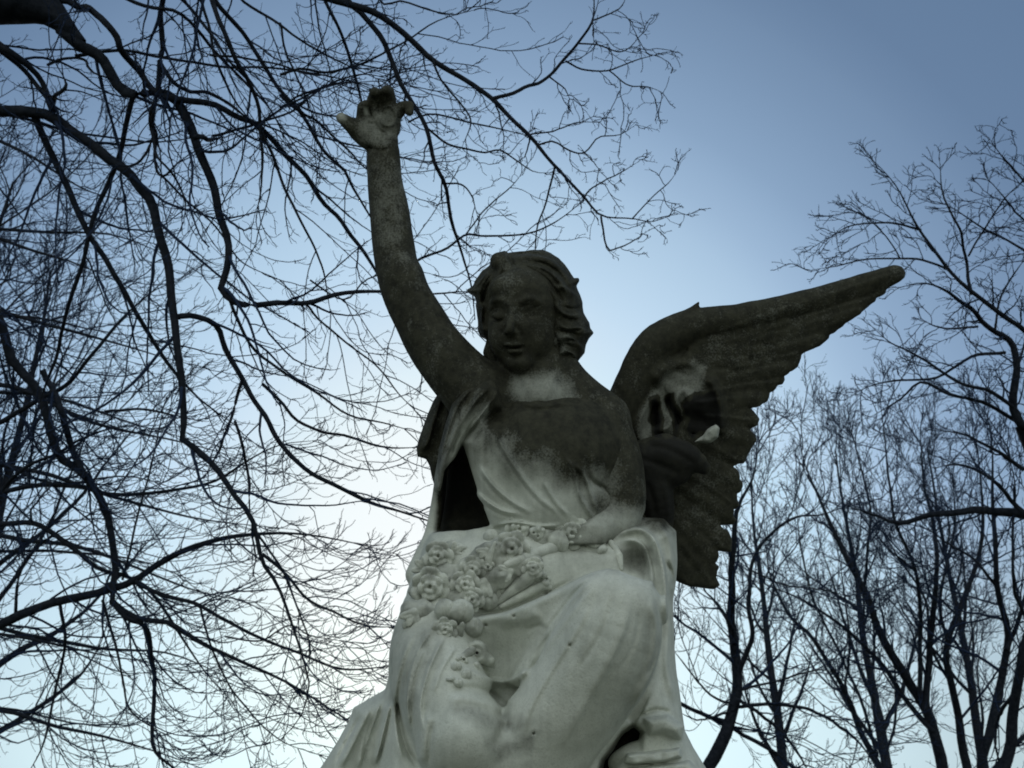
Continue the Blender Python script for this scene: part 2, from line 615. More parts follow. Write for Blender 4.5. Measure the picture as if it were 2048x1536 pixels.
angel = thing('angel_statue', 'weathered marble angel with one arm raised, flowers in its lap', 'statue', STATUE_BASE)

# ------------------------------------------------------------------ body: head, neck, arms, hand
B = Grid((655, 150, -70), (1320, 1090, 330), 2.3)
ARM = [(767, 306, 208), (770, 361, 196), (779, 428, 178), (787, 490, 160), (797, 545, 142), (815, 592, 126), (841, 641, 112),
       (870, 692, 98), (908, 738, 84), (955, 785, 74)]
B.tube(ARM, [33, 35, 40, 42.5, 43.5, 47, 51, 55, 60, 66], k=8)
B.ell((806, 560, 128), (40, 56, 42), k=14, rot=-0.25)           # forearm muscle
B.ell((1090, 900, 70), (150, 150, 75), k=30)                     # rib cage under the dress
B.tube([(960, 800, 82), (1010, 786, 84), (1085, 792, 82), (1160, 790, 84), (1214, 838, 78)], [52, 40, 48, 36, 42], k=30)
B.tube([(1084, 802, 66), (1080, 755, 84), (1082, 700, 106), (1085, 640, 115)], [64, 58, 56, 54], k=10)   # neck
B.tube([(1118, 735, 88), (1170, 792, 88), (1215, 830, 80)], [38, 34, 40], k=20)
B.tube([(1020, 745, 90), (985, 775, 90)], [30, 40], k=22, smooth=False)
# her other upper arm, hanging beside the body
B.tube([(1212, 862, 62), (1228, 905, 48), (1240, 955, 30), (1246, 1010, 14), (1236, 1048, -2)], [52, 52, 50, 45, 38], k=16)
B.tube([(1236, 1040, 0), (1190, 1066, -40), (1130, 1090, -62)], [38, 32, 26], k=14)
B.stroke([(846, 588), (858, 596), (862, 612)], 5, -4, taper=0.3)
B.stroke([(838, 520), (826, 560), (812, 600)], 14, 4, taper=0.3)
B.stroke([(880, 640), (895, 690), (930, 730)], 16, 4, taper=0.3)
B.stroke([(1050, 752), (1062, 790), (1068, 815)], 9, 3, whi=60)
B.stroke([(1108, 742), (1098, 780), (1082, 812)], 9, 4, whi=60)
B.blob((1075, 806), 16, 9, -5, whi=60)
# hand
B.ell((757, 250, 216), (45, 46, 22), k=12, rot=0.15)
B.ell((756, 282, 208), (40, 19, 26), k=9)
B.ell((725, 262, 208), (28, 24, 20), k=10, rot=0.6)
B.tube([(738, 276, 206), (712, 258, 200), (694, 244, 194), (682, 235, 190)], [21, 17, 13, 9.5], k=6)     # thumb
B.tube([(728, 228, 210), (727, 214, 200), (731, 208, 192)], [15, 13, 9], k=5)                            # broken first finger
B.tube([(748, 222, 212), (748, 200, 206), (750, 186, 192), (748, 184, 178)], [16, 15, 12, 10], k=5)
B.tube([(775, 216, 212), (776, 198, 206), (775, 184, 194), (772, 180, 180)], [17, 16, 14, 10], k=5)
B.tube([(795, 224, 214), (806, 214, 206), (818, 211, 196), (819, 224, 186)], [15, 12, 10, 8.5], k=5)     # little finger, crooked
B.stroke([(752, 200), (757, 222), (760, 236)], 3.5, -5, wlo=120, taper=0.3)
B.stroke([(770, 200), (764, 222), (762, 232)], 3.5, -4, wlo=120, taper=0.3)
B.stroke([(733, 214), (742, 232), (748, 244)], 4, -4, wlo=120)
ring = [(776 + 17 * math.cos(a), 232 + 20 * math.sin(a)) for a in np.linspace(0, 6.28, 14)]
B.stroke(ring, 3.2, 4, wlo=120, taper=0.01)
B.blob((776, 232), 9, 11, 3, wlo=120)
B.stroke([(727, 250), (748, 246), (760, 262), (775, 270)], 3, -4, wlo=120)
B.stroke([(733, 292), (750, 299), (768, 301), (788, 291)], 3.5, -5, wlo=120)
# head
HW = 78
B.ell((1050, 612, HW + 18), (78, 92, 88), k=10)
B.ell((1041, 651, HW - 8), (66, 98, 68), k=9, rot=-0.05)
B.ell((1040, 722, HW - 44), (27, 22, 26), k=14)                  # chin
B.ell((1005, 675, HW - 32), (26, 34, 30), k=16)
B.ell((1072, 675, HW - 26), (32, 38, 32), k=16)
B.ell((1030, 575, HW - 38), (52, 30, 28), k=18)                  # brow
B.tube([(1027, 606, HW - 62), (1023, 634, HW - 74), (1019, 657, HW - 88)], [8, 9, 11], k=7)     # nose
B.ell((1019, 660, HW - 86), (11, 8.5, 11), k=5)
B.ell((1010, 663, HW - 72), (7, 6, 8), k=5); B.ell((1029, 664, HW - 72), (7.5, 6, 8), k=5)
FZ = 60
for (c, ru, rv, a) in (((998, 629), 17, 13, -9), ((1057, 626), 21, 13, -9)):
    B.blob(c, ru, rv, a, whi=FZ)
B.ell((997, 633, HW - 50), (15, 11, 12), k=4); B.ell((1056, 629, HW - 48), (17, 11, 13), k=4)
B.stroke([(981, 632), (990, 640), (1000, 642), (1011, 637)], 2.6, -3.2, whi=FZ)
B.stroke([(1038, 628), (1050, 634), (1062, 634), (1074, 626)], 2.6, -3.6, whi=FZ)
B.stroke([(979, 627), (988, 617), (1000, 614), (1012, 622)], 2.6, -2.4, whi=FZ)
B.stroke([(1036, 620), (1048, 612), (1062, 611), (1077, 621)], 2.6, -2.4, whi=FZ)
B.stroke([(974, 612), (990, 600), (1008, 602), (1019, 614)], 6, 4.5, whi=FZ)
B.stroke([(1034, 610), (1050, 598), (1070, 598), (1088, 612)], 6, 4.5, whi=FZ)
B.stroke([(1012, 648), (1008, 660), (1003, 668)], 4, -3, whi=FZ)
B.stroke([(1033, 648), (1038, 662), (1046, 676)], 5, -3, whi=FZ)
B.stroke([(1020, 674), (1022, 684)], 4, -3, whi=FZ)
B.ell((1024, 689, HW - 71), (17, 5.5, 9), k=4); B.ell((1030, 702, HW - 70), (15, 6.5, 9), k=4)
B.stroke([(1005, 694), (1018, 695), (1030, 697), (1044, 694), (1052, 692)], 2.4, -4.5, whi=FZ)
B.blob((1031, 714), 14, 5, -4, whi=FZ)
B.blob((1040, 728), 14, 11, 3, whi=FZ)
B.ell((1128, 655, HW + 20), (16, 26, 18), k=6)                   # ear, mostly under the hair
B.rough(60, 1.6, 5)


def grime_body(u, v, w):
    tone = np.full(u.shape, 0.97)
    throat = mask(u, v, [(1030, 752), (1110, 745), (1140, 770), (1150, 805), (1095, 822), (1035, 808), (1018, 775)], 16, 10)
    tone -= 0.42 * throat
    tone -= 0.06 * mask(u, v, [(995, 505), (1018, 505), (1034, 560), (1040, 640), (1015, 640), (1005, 570)], 12, 8)
    tone -= 0.20 * mask(u, v, [(700, 245), (745, 235), (800, 200), (800, 260), (775, 300), (720, 285)], 10, 12)
    tone -= 0.42 * mask(u, v, [(671, 226), (690, 222), (690, 240), (676, 245)], 5)
    tone -= 0.5 * mask(u, v, [(728, 214), (735, 214), (738, 228), (730, 230)], 3)
    tone -= 0.30 * mask(u, v, [(1176, 900), (1215, 905), (1235, 985), (1225, 1000), (1185, 960)], 16, 14)
    tone -= 0.55 * mask(u, v, [(1190, 1010), (1290, 1020), (1300, 1080), (1120, 1100)], 20, 12)
    tone -= 0.28 * np.clip(fbm(np.stack([u / 10, v / 110, w / 20], -1), 93) - 0.52, 0, 1) * ((u < 930) | (v > 790))
    tone -= 0.13 * mask(u, v, [(740, 320), (800, 320), (815, 520), (760, 520)], 20, 16)
    return tone


statue_mesh('body', B, grime_body, angel)

# ------------------------------------------------------------------ hair
H = Grid((915, 485, -30), (1205, 790, 230), 2.2)
HAIR = [(981, 516), (985, 510), (1000, 503), (1010, 501), (1016, 506), (1030, 504), (1047, 503), (1060, 500), (1085, 500), (1100, 505), (1118, 516),
        (1130, 529), (1140, 544), (1148, 556), (1158, 555), (1160, 562), (1154, 572), (1161, 590), (1166, 604), (1167, 625), (1173, 637), (1178, 646),
        (1180, 657), (1188, 666), (1178, 678), (1172, 690), (1170, 706), (1158, 722), (1143, 734), (1120, 742), (1090, 720), (1000, 720), (985, 700),
        (975, 681), (962, 674), (955, 662), (957, 650), (957, 640), (954, 628), (951, 612), (953, 604), (950, 594), (938, 588), (933, 580),
        (947, 570), (950, 560), (958, 550), (966, 540), (979, 531)]
H.slab(HAIR, 134, 88, 56, k=0)
H.ell((1042, 650, 30), (66, 92, 60), k=14, op='-')
H.tube([(986, 680, 105), (980, 705, 108), (990, 735, 104), (1004, 756, 100)], [13, 14, 13, 10], k=6)
H.ell((1000, 524, 84), (20, 20, 26), k=6)                         # knot above the brow
# waves of hair swept back from the brow
FW = 150
for pts, wd, am in (
        ([(1040, 528), (1080, 535), (1118, 560), (1140, 600)], 9, 6), ([(1035, 545), (1075, 560), (1108, 590), (1128, 640)], 9, 6),
        ([(1020, 520), (1050, 512), (1095, 518), (1130, 545)], 8, 5), ([(1105, 600), (1125, 625), (1150, 630), (1168, 622)], 8, 6),
        ([(1108, 640), (1130, 655), (1155, 655), (1178, 664)], 8, 6), ([(1112, 680), (1135, 672), (1160, 690), (1166, 705)], 8, 6),
        ([(1112, 715), (1130, 700), (1150, 712), (1152, 726)], 8, 6), ([(1100, 570), (1130, 575), (1150, 590), (1160, 600)], 8, 5),
        ([(990, 540), (970, 560), (960, 590), (968, 630)], 8, 6), ([(975, 545), (955, 570), (945, 580)], 7, 5),
        ([(968, 600), (963, 640), (970, 668)], 7, 6), ([(1012, 512), (1000, 545), (985, 575), (978, 615)], 8, 5)):
    H.stroke(pts, wd, am, whi=FW, taper=0.25, kind='fold')
for pts in ([(1060, 530), (1100, 550), (1130, 590)], [(1116, 626), (1140, 640), (1160, 638)], [(1110, 662), (1140, 664), (1160, 675)],
            [(1108, 700), (1130, 688), (1150, 700)], [(982, 560), (968, 590), (962, 620)], [(1018, 508), (1026, 530), (1036, 548)]):
    H.stroke(pts, 3.5, -4.5, whi=FW, taper=0.3)
for pts in ([(1048, 522), (1090, 528), (1124, 553), (1146, 590)], [(1030, 536), (1070, 546), (1106, 573), (1134, 618)], [(1022, 548), (1062, 566), (1098, 598), (1112, 640)],
            [(1018, 512), (1055, 506), (1100, 512)], [(1120, 610), (1146, 618), (1164, 612)], [(1108, 652), (1134, 662), (1174, 658)], [(1112, 690), (1138, 680), (1162, 688)],
            [(1110, 725), (1132, 708), (1156, 716)], [(992, 548), (974, 575), (966, 610)], [(975, 536), (960, 556), (950, 575)], [(962, 610), (960, 640), (966, 664)], [(1104, 660), (1118, 690), (1112, 730)]):
    H.stroke(pts, 2.4, -4, whi=FW, taper=0.3)
H.rough(34, 2.4, 8)
H.rough(12, 0.9, 9)
statue_mesh('hair', H, lambda u, v, w: 0.97 - 0.08 * mask(u, v, [(985, 505), (1015, 503), (1025, 545), (1000, 550)], 10, 6)
            - 0.15 * mask(u, v, [(1110, 650), (1140, 660), (1140, 735), (1110, 740)], 12, 8), angel)

# ------------------------------------------------------------------ robe: bodice, sleeve, lap, legs
Rb = Grid((590, 735, -430), (1440, 1660, 260), 2.9)
# bodice
Rb.ell((1103, 912, 44), (158, 122, 98), k=10)
Rb.tube([(975, 800, 82), (1030, 832, 66), (1100, 846, 58), (1170, 836, 64), (1215, 846, 72)], [44, 42, 44, 42, 44], k=30)
Rb.ell((1052, 928, -2), (62, 56, 50), k=36); Rb.ell((1150, 925, -4), (58, 54, 48), k=36)
Rb.ell((1110, 1015, 22), (132, 92, 88), k=26)
Rb.slab([(924, 882), (960, 840), (1010, 850), (1080, 940), (1090, 1060), (1010, 1075), (982, 1058), (958, 1000), (938, 940)], 30, 70, 34, k=16)
# back of the figure and the block behind it
Rb.slab([(905, 812), (885, 900), (872, 985), (868, 1060), (856, 1110), (1000, 1160), (1300, 1150), (1340, 1060), (1290, 960), (1235, 850), (1100, 812)], 175, 60, 40, k=8)
# sleeve over the raised shoulder
Rb.slab([(1012, 778), (985, 752), (965, 757), (930, 782), (905, 808), (892, 850), (880, 900), (869, 955), (868, 978), (880, 990), (900, 960), (916, 905), (940, 868), (985, 838), (1010, 820)], 52, 62, 26, k=8)
for pts, wd, am in (([(985, 765), (945, 812), (915, 860), (892, 915), (880, 965)], 11, 9), ([(1000, 780), (958, 835), (926, 878), (902, 935)], 9, 6),
                    ([(955, 765), (920, 805), (897, 860), (880, 925)], 9, 7), ([(1000, 765), (985, 812), (950, 862)], 8, 4)):
    Rb.stroke(pts, wd, am, whi=110, kind='fold', taper=0.2)
Rb.stroke([(950, 790), (920, 850), (896, 920)], 3.5, -4, whi=110)
Rb.stroke([(985, 790), (945, 845), (912, 905)], 3.5, -4, whi=110)
Rb.stroke([(998, 752), (1004, 790), (1024, 822)], 6, -12, whi=120)
Rb.ell((912, 1092, 30), (58, 40, 70), k=16)
Rb.ell((962, 1078, 0), (34, 26, 50), k=12)
# drapery edge left of the hollow
Rb.tube([(884, 955, 92), (876, 1010, 96), (866, 1062, 88), (850, 1110, 70), (835, 1150, 50)], [12, 13, 15, 20, 24], k=8)
Rb.slab([(886, 940), (926, 900), (950, 955), (985, 1050), (960, 1064), (872, 1064), (880, 1000)], 40, 84, 30, k=6, op='-')
# lap block
BODYW = lambda u, v: 66 - (v - 1050) * 0.40 + 0 * u
Rb.slab([(862, 1066), (850, 1090), (833, 1137), (815, 1180), (800, 1250), (788, 1310), (774, 1372), (758, 1480), (750, 1680), (1440, 1680), (1412, 1536),
         (1387, 1495), (1370, 1460), (1363, 1413), (1354, 1354), (1348, 1296), (1345, 1237), (1350, 1179), (1354, 1120), (1352, 1062), (1325, 1038), (1262, 1040), (1180, 1072),
         (1000, 1066), (965, 1060)], BODYW, 120, 60, k=10)
# cloth over the belly and the two thighs
Rb.ell((1165, 1130, 6), (112, 66, 60), k=24)
Rb.ell((1010, 1150, -50), (140, 80, 66), k=24)
Rb.tube([(1150, 1250, -60), (1200, 1236, -170), (1236, 1228, -286)], [84, 88, 88], k=10)             # raised thigh
Rb.tube([(1238, 1228, -286), (1214, 1296, -292), (1168, 1376, -276), (1118, 1440, -262), (1058, 1520, -240), (985, 1640, -205)], [90, 102, 104, 104, 108, 116], k=9)
Rb.tube([(885, 1240, -60), (872, 1330, -150), (905, 1430, -250), (932, 1494, -300)], [86, 96, 92, 88], k=14)   # lower thigh and knee
Rb.ell((1012, 1530, -300), (64, 70, 60), k=30)
Rb.tube([(932, 1494, -302), (950, 1600, -240), (960, 1700, -170)], [92, 100, 110], k=16)
Rb.slab([(790, 1330), (772, 1378), (735, 1398), (706, 1414), (700, 1436), (676, 1480), (640, 1536), (560, 1660), (870, 1660), (850, 1540), (842, 1470), (830, 1400)], -40, 92, 44, k=12)
# cloth drawn across from the flowers to the knee
Rb.slab([(905, 1250), (965, 1238), (1070, 1204), (1130, 1176), (1178, 1153), (1215, 1142), (1180, 1210), (1110, 1280), (1060, 1340), (1000, 1372), (930, 1350), (895, 1310)],
        lambda u, v: -128 - (u - 900) * 0.40 + 0.0022 * np.maximum(0, 1e4 - (u - 1012) ** 2 - (v - 1312) ** 2), 44, 30, k=22)
Rb.tube([(1120, 1262, -205), (1080, 1310, -212), (1044, 1356, -214)], [26, 24, 18], k=18)
Rb.blob((1012, 1312), 52, 46, -9, rot=-0.6, whi=20)
F0 = 30
for pts, wd, am, kd in (
        # across the lap
        ([(905, 1250), (964, 1236), (1011, 1229), (1069, 1204), (1128, 1177), (1175, 1155), (1218, 1140)], 15, 11, 'fold'),
        ([(1204, 1152), (1165, 1188), (1122, 1240), (1083, 1291), (1044, 1340), (1012, 1378)], 16, 13, 'ridge'),
        ([(920, 1326), (952, 1347), (982, 1358), (1011, 1362), (1036, 1352), (1060, 1322)], 11, 8, 'fold'),
        ([(995, 1245), (1040, 1240), (1085, 1222)], 12, 5, 'ridge'),
        # shin and knee
        ([(1262, 1180), (1250, 1250), (1215, 1330), (1165, 1420), (1120, 1500)], 22, 6, 'fold'),
        ([(1300, 1188), (1318, 1245), (1316, 1300), (1296, 1362), (1262, 1420)], 13, 12, 'fold'),
        ([(1332, 1190), (1338, 1260), (1334, 1330), (1350, 1410)], 9, 8, 'ridge'),
        ([(1190, 1180), (1160, 1250), (1110, 1330), (1060, 1420), (1040, 1500)], 18, 5, 'fold'),
        ([(1240, 1250), (1225, 1310), (1180, 1390)], 16, 4, 'ridge'),
        # lower thigh
        ([(872, 1250), (832, 1310), (815, 1390), (822, 1470)], 11, 9, 'fold'), ([(895, 1262), (862, 1330), (842, 1400), (846, 1470)], 11, 9, 'fold'),
        ([(838, 1250), (806, 1320), (790, 1400), (796, 1480), (812, 1536)], 11, 7, 'fold'),
        ([(862, 1420), (846, 1470), (842, 1536)], 12, 7, 'ridge'), ([(893, 1404), (922, 1396), (952, 1400), (985, 1410), (1008, 1428)], 11, 7, 'ridge'),
        ([(782, 1400), (770, 1450), (748, 1536)], 11, 9, 'fold'), ([(745, 1410), (715, 1470), (680, 1540)], 12, 8, 'fold'), ([(765, 1395), (738, 1470), (715, 1545)], 9, 7, 'fold'), ([(852, 1290), (828, 1350), (818, 1420)], 8, 6, 'fold'), ([(915, 1290), (884, 1340), (868, 1390)], 9, 6, 'fold'),
        # waist
        ([(1192, 1043), (1224, 1040), (1257, 1018)], 8, 6, 'ridge'), ([(1200, 1064), (1240, 1052), (1285, 1030)], 8, 7, 'fold'),
        ([(1214, 1088), (1240, 1066), (1276, 1056), (1304, 1072), (1322, 1112), (1332, 1170), (1334, 1240)], 10, 12, 'fold'),
        ([(1236, 1088), (1262, 1078), (1288, 1092), (1302, 1130), (1308, 1180)], 8, 7, 'fold'),
        ([(1300, 1048), (1332, 1066), (1344, 1120), (1344, 1190)], 8, 7, 'ridge'), ([(1255, 1040), (1300, 1040), (1338, 1052)], 9, 6, 'ridge')):
    Rb.stroke(pts, wd, am, whi=F0 + 60, kind=kd, taper=0.18)
for pts, wd, am in (([(890, 1386), (920, 1378), (952, 1378), (988, 1392), (1010, 1416)], 8, -8), ([(1018, 1440), (1000, 1470), (985, 1500)], 10, -6),
                    ([(1194, 1160), (1150, 1205), (1100, 1268), (1062, 1325)], 6, -6), ([(1016, 1400), (1010, 1425), (1004, 1440)], 10, -4), ([(1304, 1198), (1319, 1249), (1313, 1307), (1290, 1365)], 5, -9),
                    ([(790, 1385), (800, 1440), (815, 1500), (842, 1540)], 6, -9), ([(1330, 1120), (1342, 1140), (1346, 1180)], 4, -6)):
    Rb.stroke(pts, wd, am, whi=F0 + 40, taper=0.25)
for pts, wd, am in (([(925, 1240), (964, 1228), (1011, 1221), (1069, 1196), (1128, 1169), (1175, 1147)], 4, -5), ([(1190, 1150), (1150, 1186), (1108, 1240), (1070, 1292)], 4, -5),
                    ([(1230, 1180), (1205, 1260), (1150, 1350)], 5, -3), ([(1280, 1210), (1270, 1280), (1236, 1350)], 5, -3), ([(850, 1262), (822, 1330), (808, 1400)], 4, -5),
                    ([(880, 1275), (850, 1340), (836, 1400)], 4, -5), ([(1120, 1105), (1170, 1100), (1230, 1112)], 4, -3), ([(1048, 1262), (1080, 1252), (1098, 1262)], 5, -4),
                    ([(866, 1440), (858, 1490), (860, 1536)], 5, -5), ([(725, 1425), (695, 1480), (668, 1536)], 4, -6), ([(757, 1410), (735, 1470), (722, 1536)], 4, -6)):
    Rb.stroke(pts, wd, am, whi=F0 + 40, taper=0.25)
for u, v in ((1028, 1232), (1068, 1467), (1092, 1188), (972, 1250), (1140, 1290), (1006, 1180)):
    Rb.ell((u, v, Rb.front(u, v) or 0), (3.4, 3.4, 9), k=1, op='-')
Rb.blob((1272, 1122), 30, 34, -22, whi=60)                      # hollow under the looped cloth
# the deep gap under the knee and the rock below
Rb.tube([(1298, 1376, -215), (1284, 1402, -215), (1266, 1432, -220)], [9, 13, 14], k=4, op='-', fz=0.25)
Rb.slab([(1240, 1462), (1268, 1440), (1292, 1462), (1284, 1500), (1252, 1512), (1226, 1545), (1190, 1560), (1200, 1520)], -260, 120, 16, k=8, op='-')
Rb.ell((1258, 1512, -185), (44, 20, 40), k=16, rot=-0.5)
Rb.slab([(1286, 1436), (1335, 1430), (1368, 1452), (1362, 1478), (1326, 1470), (1296, 1474)], -190, 56, 16, k=4)
Rb.stroke([(1275, 1436), (1310, 1420), (1345, 1425)], 4, -5, whi=40)
# bodice folds gathered to the waist
for pts, wd, am in (
        ([(985, 836), (1000, 882), (1026, 927), (1052, 963), (1078, 994), (1110, 1020), (1132, 1038)], 15, 9),
        ([(956, 926), (981, 963), (1007, 989), (1041, 1013), (1070, 1028)], 13, 8),
        ([(948, 978), (974, 1003), (1007, 1021), (1045, 1028)], 11, 8),
        ([(1083, 952), (1101, 986), (1122, 1015), (1142, 1036)], 11, 7),
        ([(1128, 906), (1148, 942), (1158, 985), (1176, 1018), (1192, 1046)], 11, 9),
        ([(1140, 918), (1169, 950), (1184, 990), (1200, 1034)], 10, 8),
        ([(985, 1052), (1030, 1044), (1080, 1052), (1130, 1048)], 9, 7)):
    Rb.stroke(pts, wd, am, whi=60, kind='fold', taper=0.22)
    Rb.stroke([(a - 5, b_ + 7) for a, b_ in pts], 4, -5, whi=60, taper=0.25)
Rb.stroke([(1176, 908), (1175, 942), (1185, 962), (1211, 978), (1240, 995)], 4.5, -9, whi=60)
Rb.stroke([(1030, 812), (1080, 820), (1140, 812)], 5, -6, whi=70)
Rb.rough(110, 3.0, 21)
Rb.rough(40, 1.2, 22)


def grime_shade_robe(u, v, w):
    tone = np.full(u.shape, 0.06)
    moss = 1.02 * mask(u, v, [(840, 700), (1400, 700), (1330, 1040), (1262, 1010), (1215, 985), (1180, 955), (1160, 975), (1110, 950), (1070, 925), (1030, 932), (1004, 905),
                       (975, 885), (952, 862), (925, 862), (905, 905), (880, 990), (860, 985)], 56, 24)
    tone += 0.85 * moss
    tone += 0.17 * np.clip((1075 - v) / 150, 0, 1)
    tone -= 0.36 * mask(u, v, [(958, 812), (985, 800), (960, 850), (915, 905), (900, 985), (888, 980), (905, 890)], 10, 8)
    tone -= 0.2 * mask(u, v, [(890, 790), (985, 770), (985, 830), (900, 880)], 16, 10)
    tone += 1.3 * mask(u, v, [(888, 925), (925, 895), (950, 960), (985, 1056), (955, 1066), (872, 1066), (880, 990)], 8) * (w > 20)  # shade painted into the hollow beside the torso
    tone += 0.42 * mask(u, v, [(1165, 1000), (1290, 990), (1345, 1040), (1345, 1070), (1290, 1050), (1240, 1080), (1190, 1060)], 14, 12)
    tone += 0.20 * mask(u, v, [(1100, 1100), (1240, 1090), (1300, 1100), (1320, 1180), (1270, 1140), (1190, 1140), (1120, 1165)], 16, 10)  # belly cloth behind the knee, a little darker
    tone += 0.35 * mask(u, v, [(1236, 1092), (1290, 1090), (1302, 1130), (1290, 1155), (1240, 1130)], 10, 8)  # painted shade in the recess under the looped cloth
    tone += 0.22 * mask(u, v, [(770, 1240), (905, 1245), (870, 1330), (850, 1420), (780, 1400)], 24, 14)
    tone += 0.34 * mask(u, v, [(915, 1405), (1000, 1430), (1060, 1440), (1050, 1460), (980, 1470), (905, 1420)], 12, 16)
    tone += 0.40 * mask(u, v, [(960, 1480), (1080, 1470), (1070, 1500), (990, 1520)], 12, 20)
    tone += 0.16 * mask(u, v, [(1260, 1350), (1310, 1200), (1330, 1250), (1310, 1370), (1230, 1460)], 14, 14)
    st = fbm(np.stack([u / 9, v / 130, w / 20], -1), 91)
    tone += 0.26 * np.clip(st - 0.50, -0.2, 0.5)
    tone += 0.3 * np.clip(fbm(np.stack([u / 34, v / 34, w / 34], -1), 95) - 0.56, 0, 1)
    tone += 1.4 * mask(u, v, [(1190, 1560), (1200, 1520), (1240, 1462), (1268, 1440), (1290, 1462), (1284, 1500), (1226, 1545)], 6, 4) * (w > -150)  # inside of the gap below the knee painted dark as shade
    return tone


statue_mesh('robe', Rb, grime_shade_robe, angel)

# ------------------------------------------------------------------ wings
def blade(G, p0, p1, wid, w0, w1, th=9, bend=0.0, tipr=0.75):
    """one carved feather: long, flat, blunt-ended"""
    p0, p1 = np.array(p0, float), np.array(p1, float)
    d_ = p1 - p0
    L = np.linalg.norm(d_)
    nrm = np.array([-d_[1], d_[0]]) / L
    t = np.linspace(0, 1, 9)
    pts = [(p0[0] + d_[0] * a + nrm[0] * bend * 4 * a * (1 - a), p0[1] + d_[1] * a + nrm[1] * bend * 4 * a * (1 - a), w0 + (w1 - w0) * a) for a in t]
    rr = [wid * (0.7 + 0.3 * min(1, a * 2.5)) for a in t]
    rr[-1] *= 0.55; rr[-2] *= 0.92
    # stop short so that the rounded end lands on the tip
    e = wid / L
    pts[-1] = tuple(np.array(pts[-1]) - np.append(d_ / L * wid * 0.75, 0))
    G.tube(pts, rr, k=2, fz=wid / th)


W = Grid((1185, 505, 70), (1840, 1215, 330), 2.6)
OUT = [(1212, 824), (1245, 768), (1277, 701), (1293, 670), (1337, 638), (1383, 612), (1397, 603), (1400, 616), (1473, 608), (1565, 590), (1656, 568),
       (1747, 543), (1788, 531), (1804, 533), (1812, 543), (1810, 555), (1774, 577), (1772, 588), (1764, 594), (1742, 602), (1739, 613), (1706, 638), (1684, 652), (1662, 661),
       (1659, 677), (1640, 693), (1619, 701), (1600, 711), (1601, 722), (1596, 735), (1584, 743), (1569, 747), (1571, 760), (1566, 770), (1541, 774), (1540, 790), (1535, 803),
       (1516, 810), (1498, 813), (1509, 824), (1519, 838), (1514, 852), (1498, 857), (1508, 868), (1514, 880), (1504, 893), (1497, 905), (1487, 926), (1451, 926), (1463, 948), (1484, 963),
       (1486, 972), (1481, 985), (1468, 990), (1476, 1000), (1481, 1012), (1470, 1020), (1458, 1020), (1468, 1030), (1475, 1040), (1466, 1050), (1440, 1052), (1458, 1062), (1466, 1080),
       (1463, 1106), (1432, 1100), (1410, 1101), (1424, 1118), (1440, 1134), (1430, 1150), (1440, 1170), (1428, 1178), (1382, 1174), (1350, 1160), (1345, 1100), (1300, 1040), (1250, 950)]
WS = lambda u, v: 205 + (u - 1300) * 0.10 + 0 * v
W.slab(OUT, WS, 15, 8, k=1.5)
# leading edge
W.tube([(1232, 836, 190), (1262, 775, 188), (1300, 702, 190), (1345, 668, 196), (1400, 648, 202), (1480, 634, 210), (1580, 612, 220), (1690, 583, 236), (1788, 549, 250)],
       [34, 36, 38, 36, 31, 26, 22, 19, 17], k=10, fz=1.25)
W.tube([(1372, 636, 196), (1388, 618, 198), (1397, 606, 198)], [12, 7, 3], k=4)
# primaries and secondaries, root -> tip
FE = [((1420, 668), (1814, 541), 21), ((1425, 690), (1772, 590), 22), ((1425, 705), (1742, 613), 23), ((1425, 720), (1708, 638), 24), ((1420, 735), (1664, 668), 27),
      ((1415, 750), (1622, 702), 27), ((1405, 765), (1600, 727), 27), ((1395, 785), (1571, 762), 27), ((1385, 805), (1541, 792), 28), ((1375, 830), (1520, 841), 30),
      ((1365, 850), (1514, 880), 30), ((1360, 870), (1490, 921), 30), ((1350, 905), (1487, 968), 30), ((1345, 930), (1482, 1012), 29), ((1340, 960), (1476, 1040), 29),
      ((1335, 985), (1466, 1104), 30), ((1330, 1020), (1442, 1135), 27), ((1325, 1050), (1438, 1170), 27), ((1315, 1075), (1390, 1172), 24)]
for i, (a, b_, wd) in enumerate(FE):
    wa = 200 + (a[0] - 1300) * 0.10
    wb = 205 + (b_[0] - 1300) * 0.10
    e_ = np.array(b_, float) - np.array(a, float); e_ = np.array(b_) - e_ / np.linalg.norm(e_) * 15
    blade(W, a, e_, wd * 0.80, wa - 4, wb - (7 if i % 2 else 11), th=10)
# rows of shorter coverts over their roots
CV = [((1400, 650), (1610, 612)), ((1400, 668), (1585, 640)), ((1395, 685), (1550, 668)), ((1390, 700), (1520, 697)), ((1380, 715), (1495, 726)), ((1368, 735), (1470, 758)),
      ((1355, 755), (1452, 792)), ((1345, 775), (1438, 828))]
for i, (a, b_) in enumerate(CV):
    blade(W, a, b_, 21, 186 + (a[0] - 1300) * 0.10, 192 + (b_[0] - 1300) * 0.10, th=9)
# flutes that divide the feathers
for a, b_, wd in FE:
    W.stroke([a, ((a[0] + b_[0]) / 2, (a[1] + b_[1]) / 2 - 3), (b_[0] - 12, b_[1])], 8, 2.2, whi=215 + (b_[0] - 1300) * .1, taper=0.1, kind='fold')
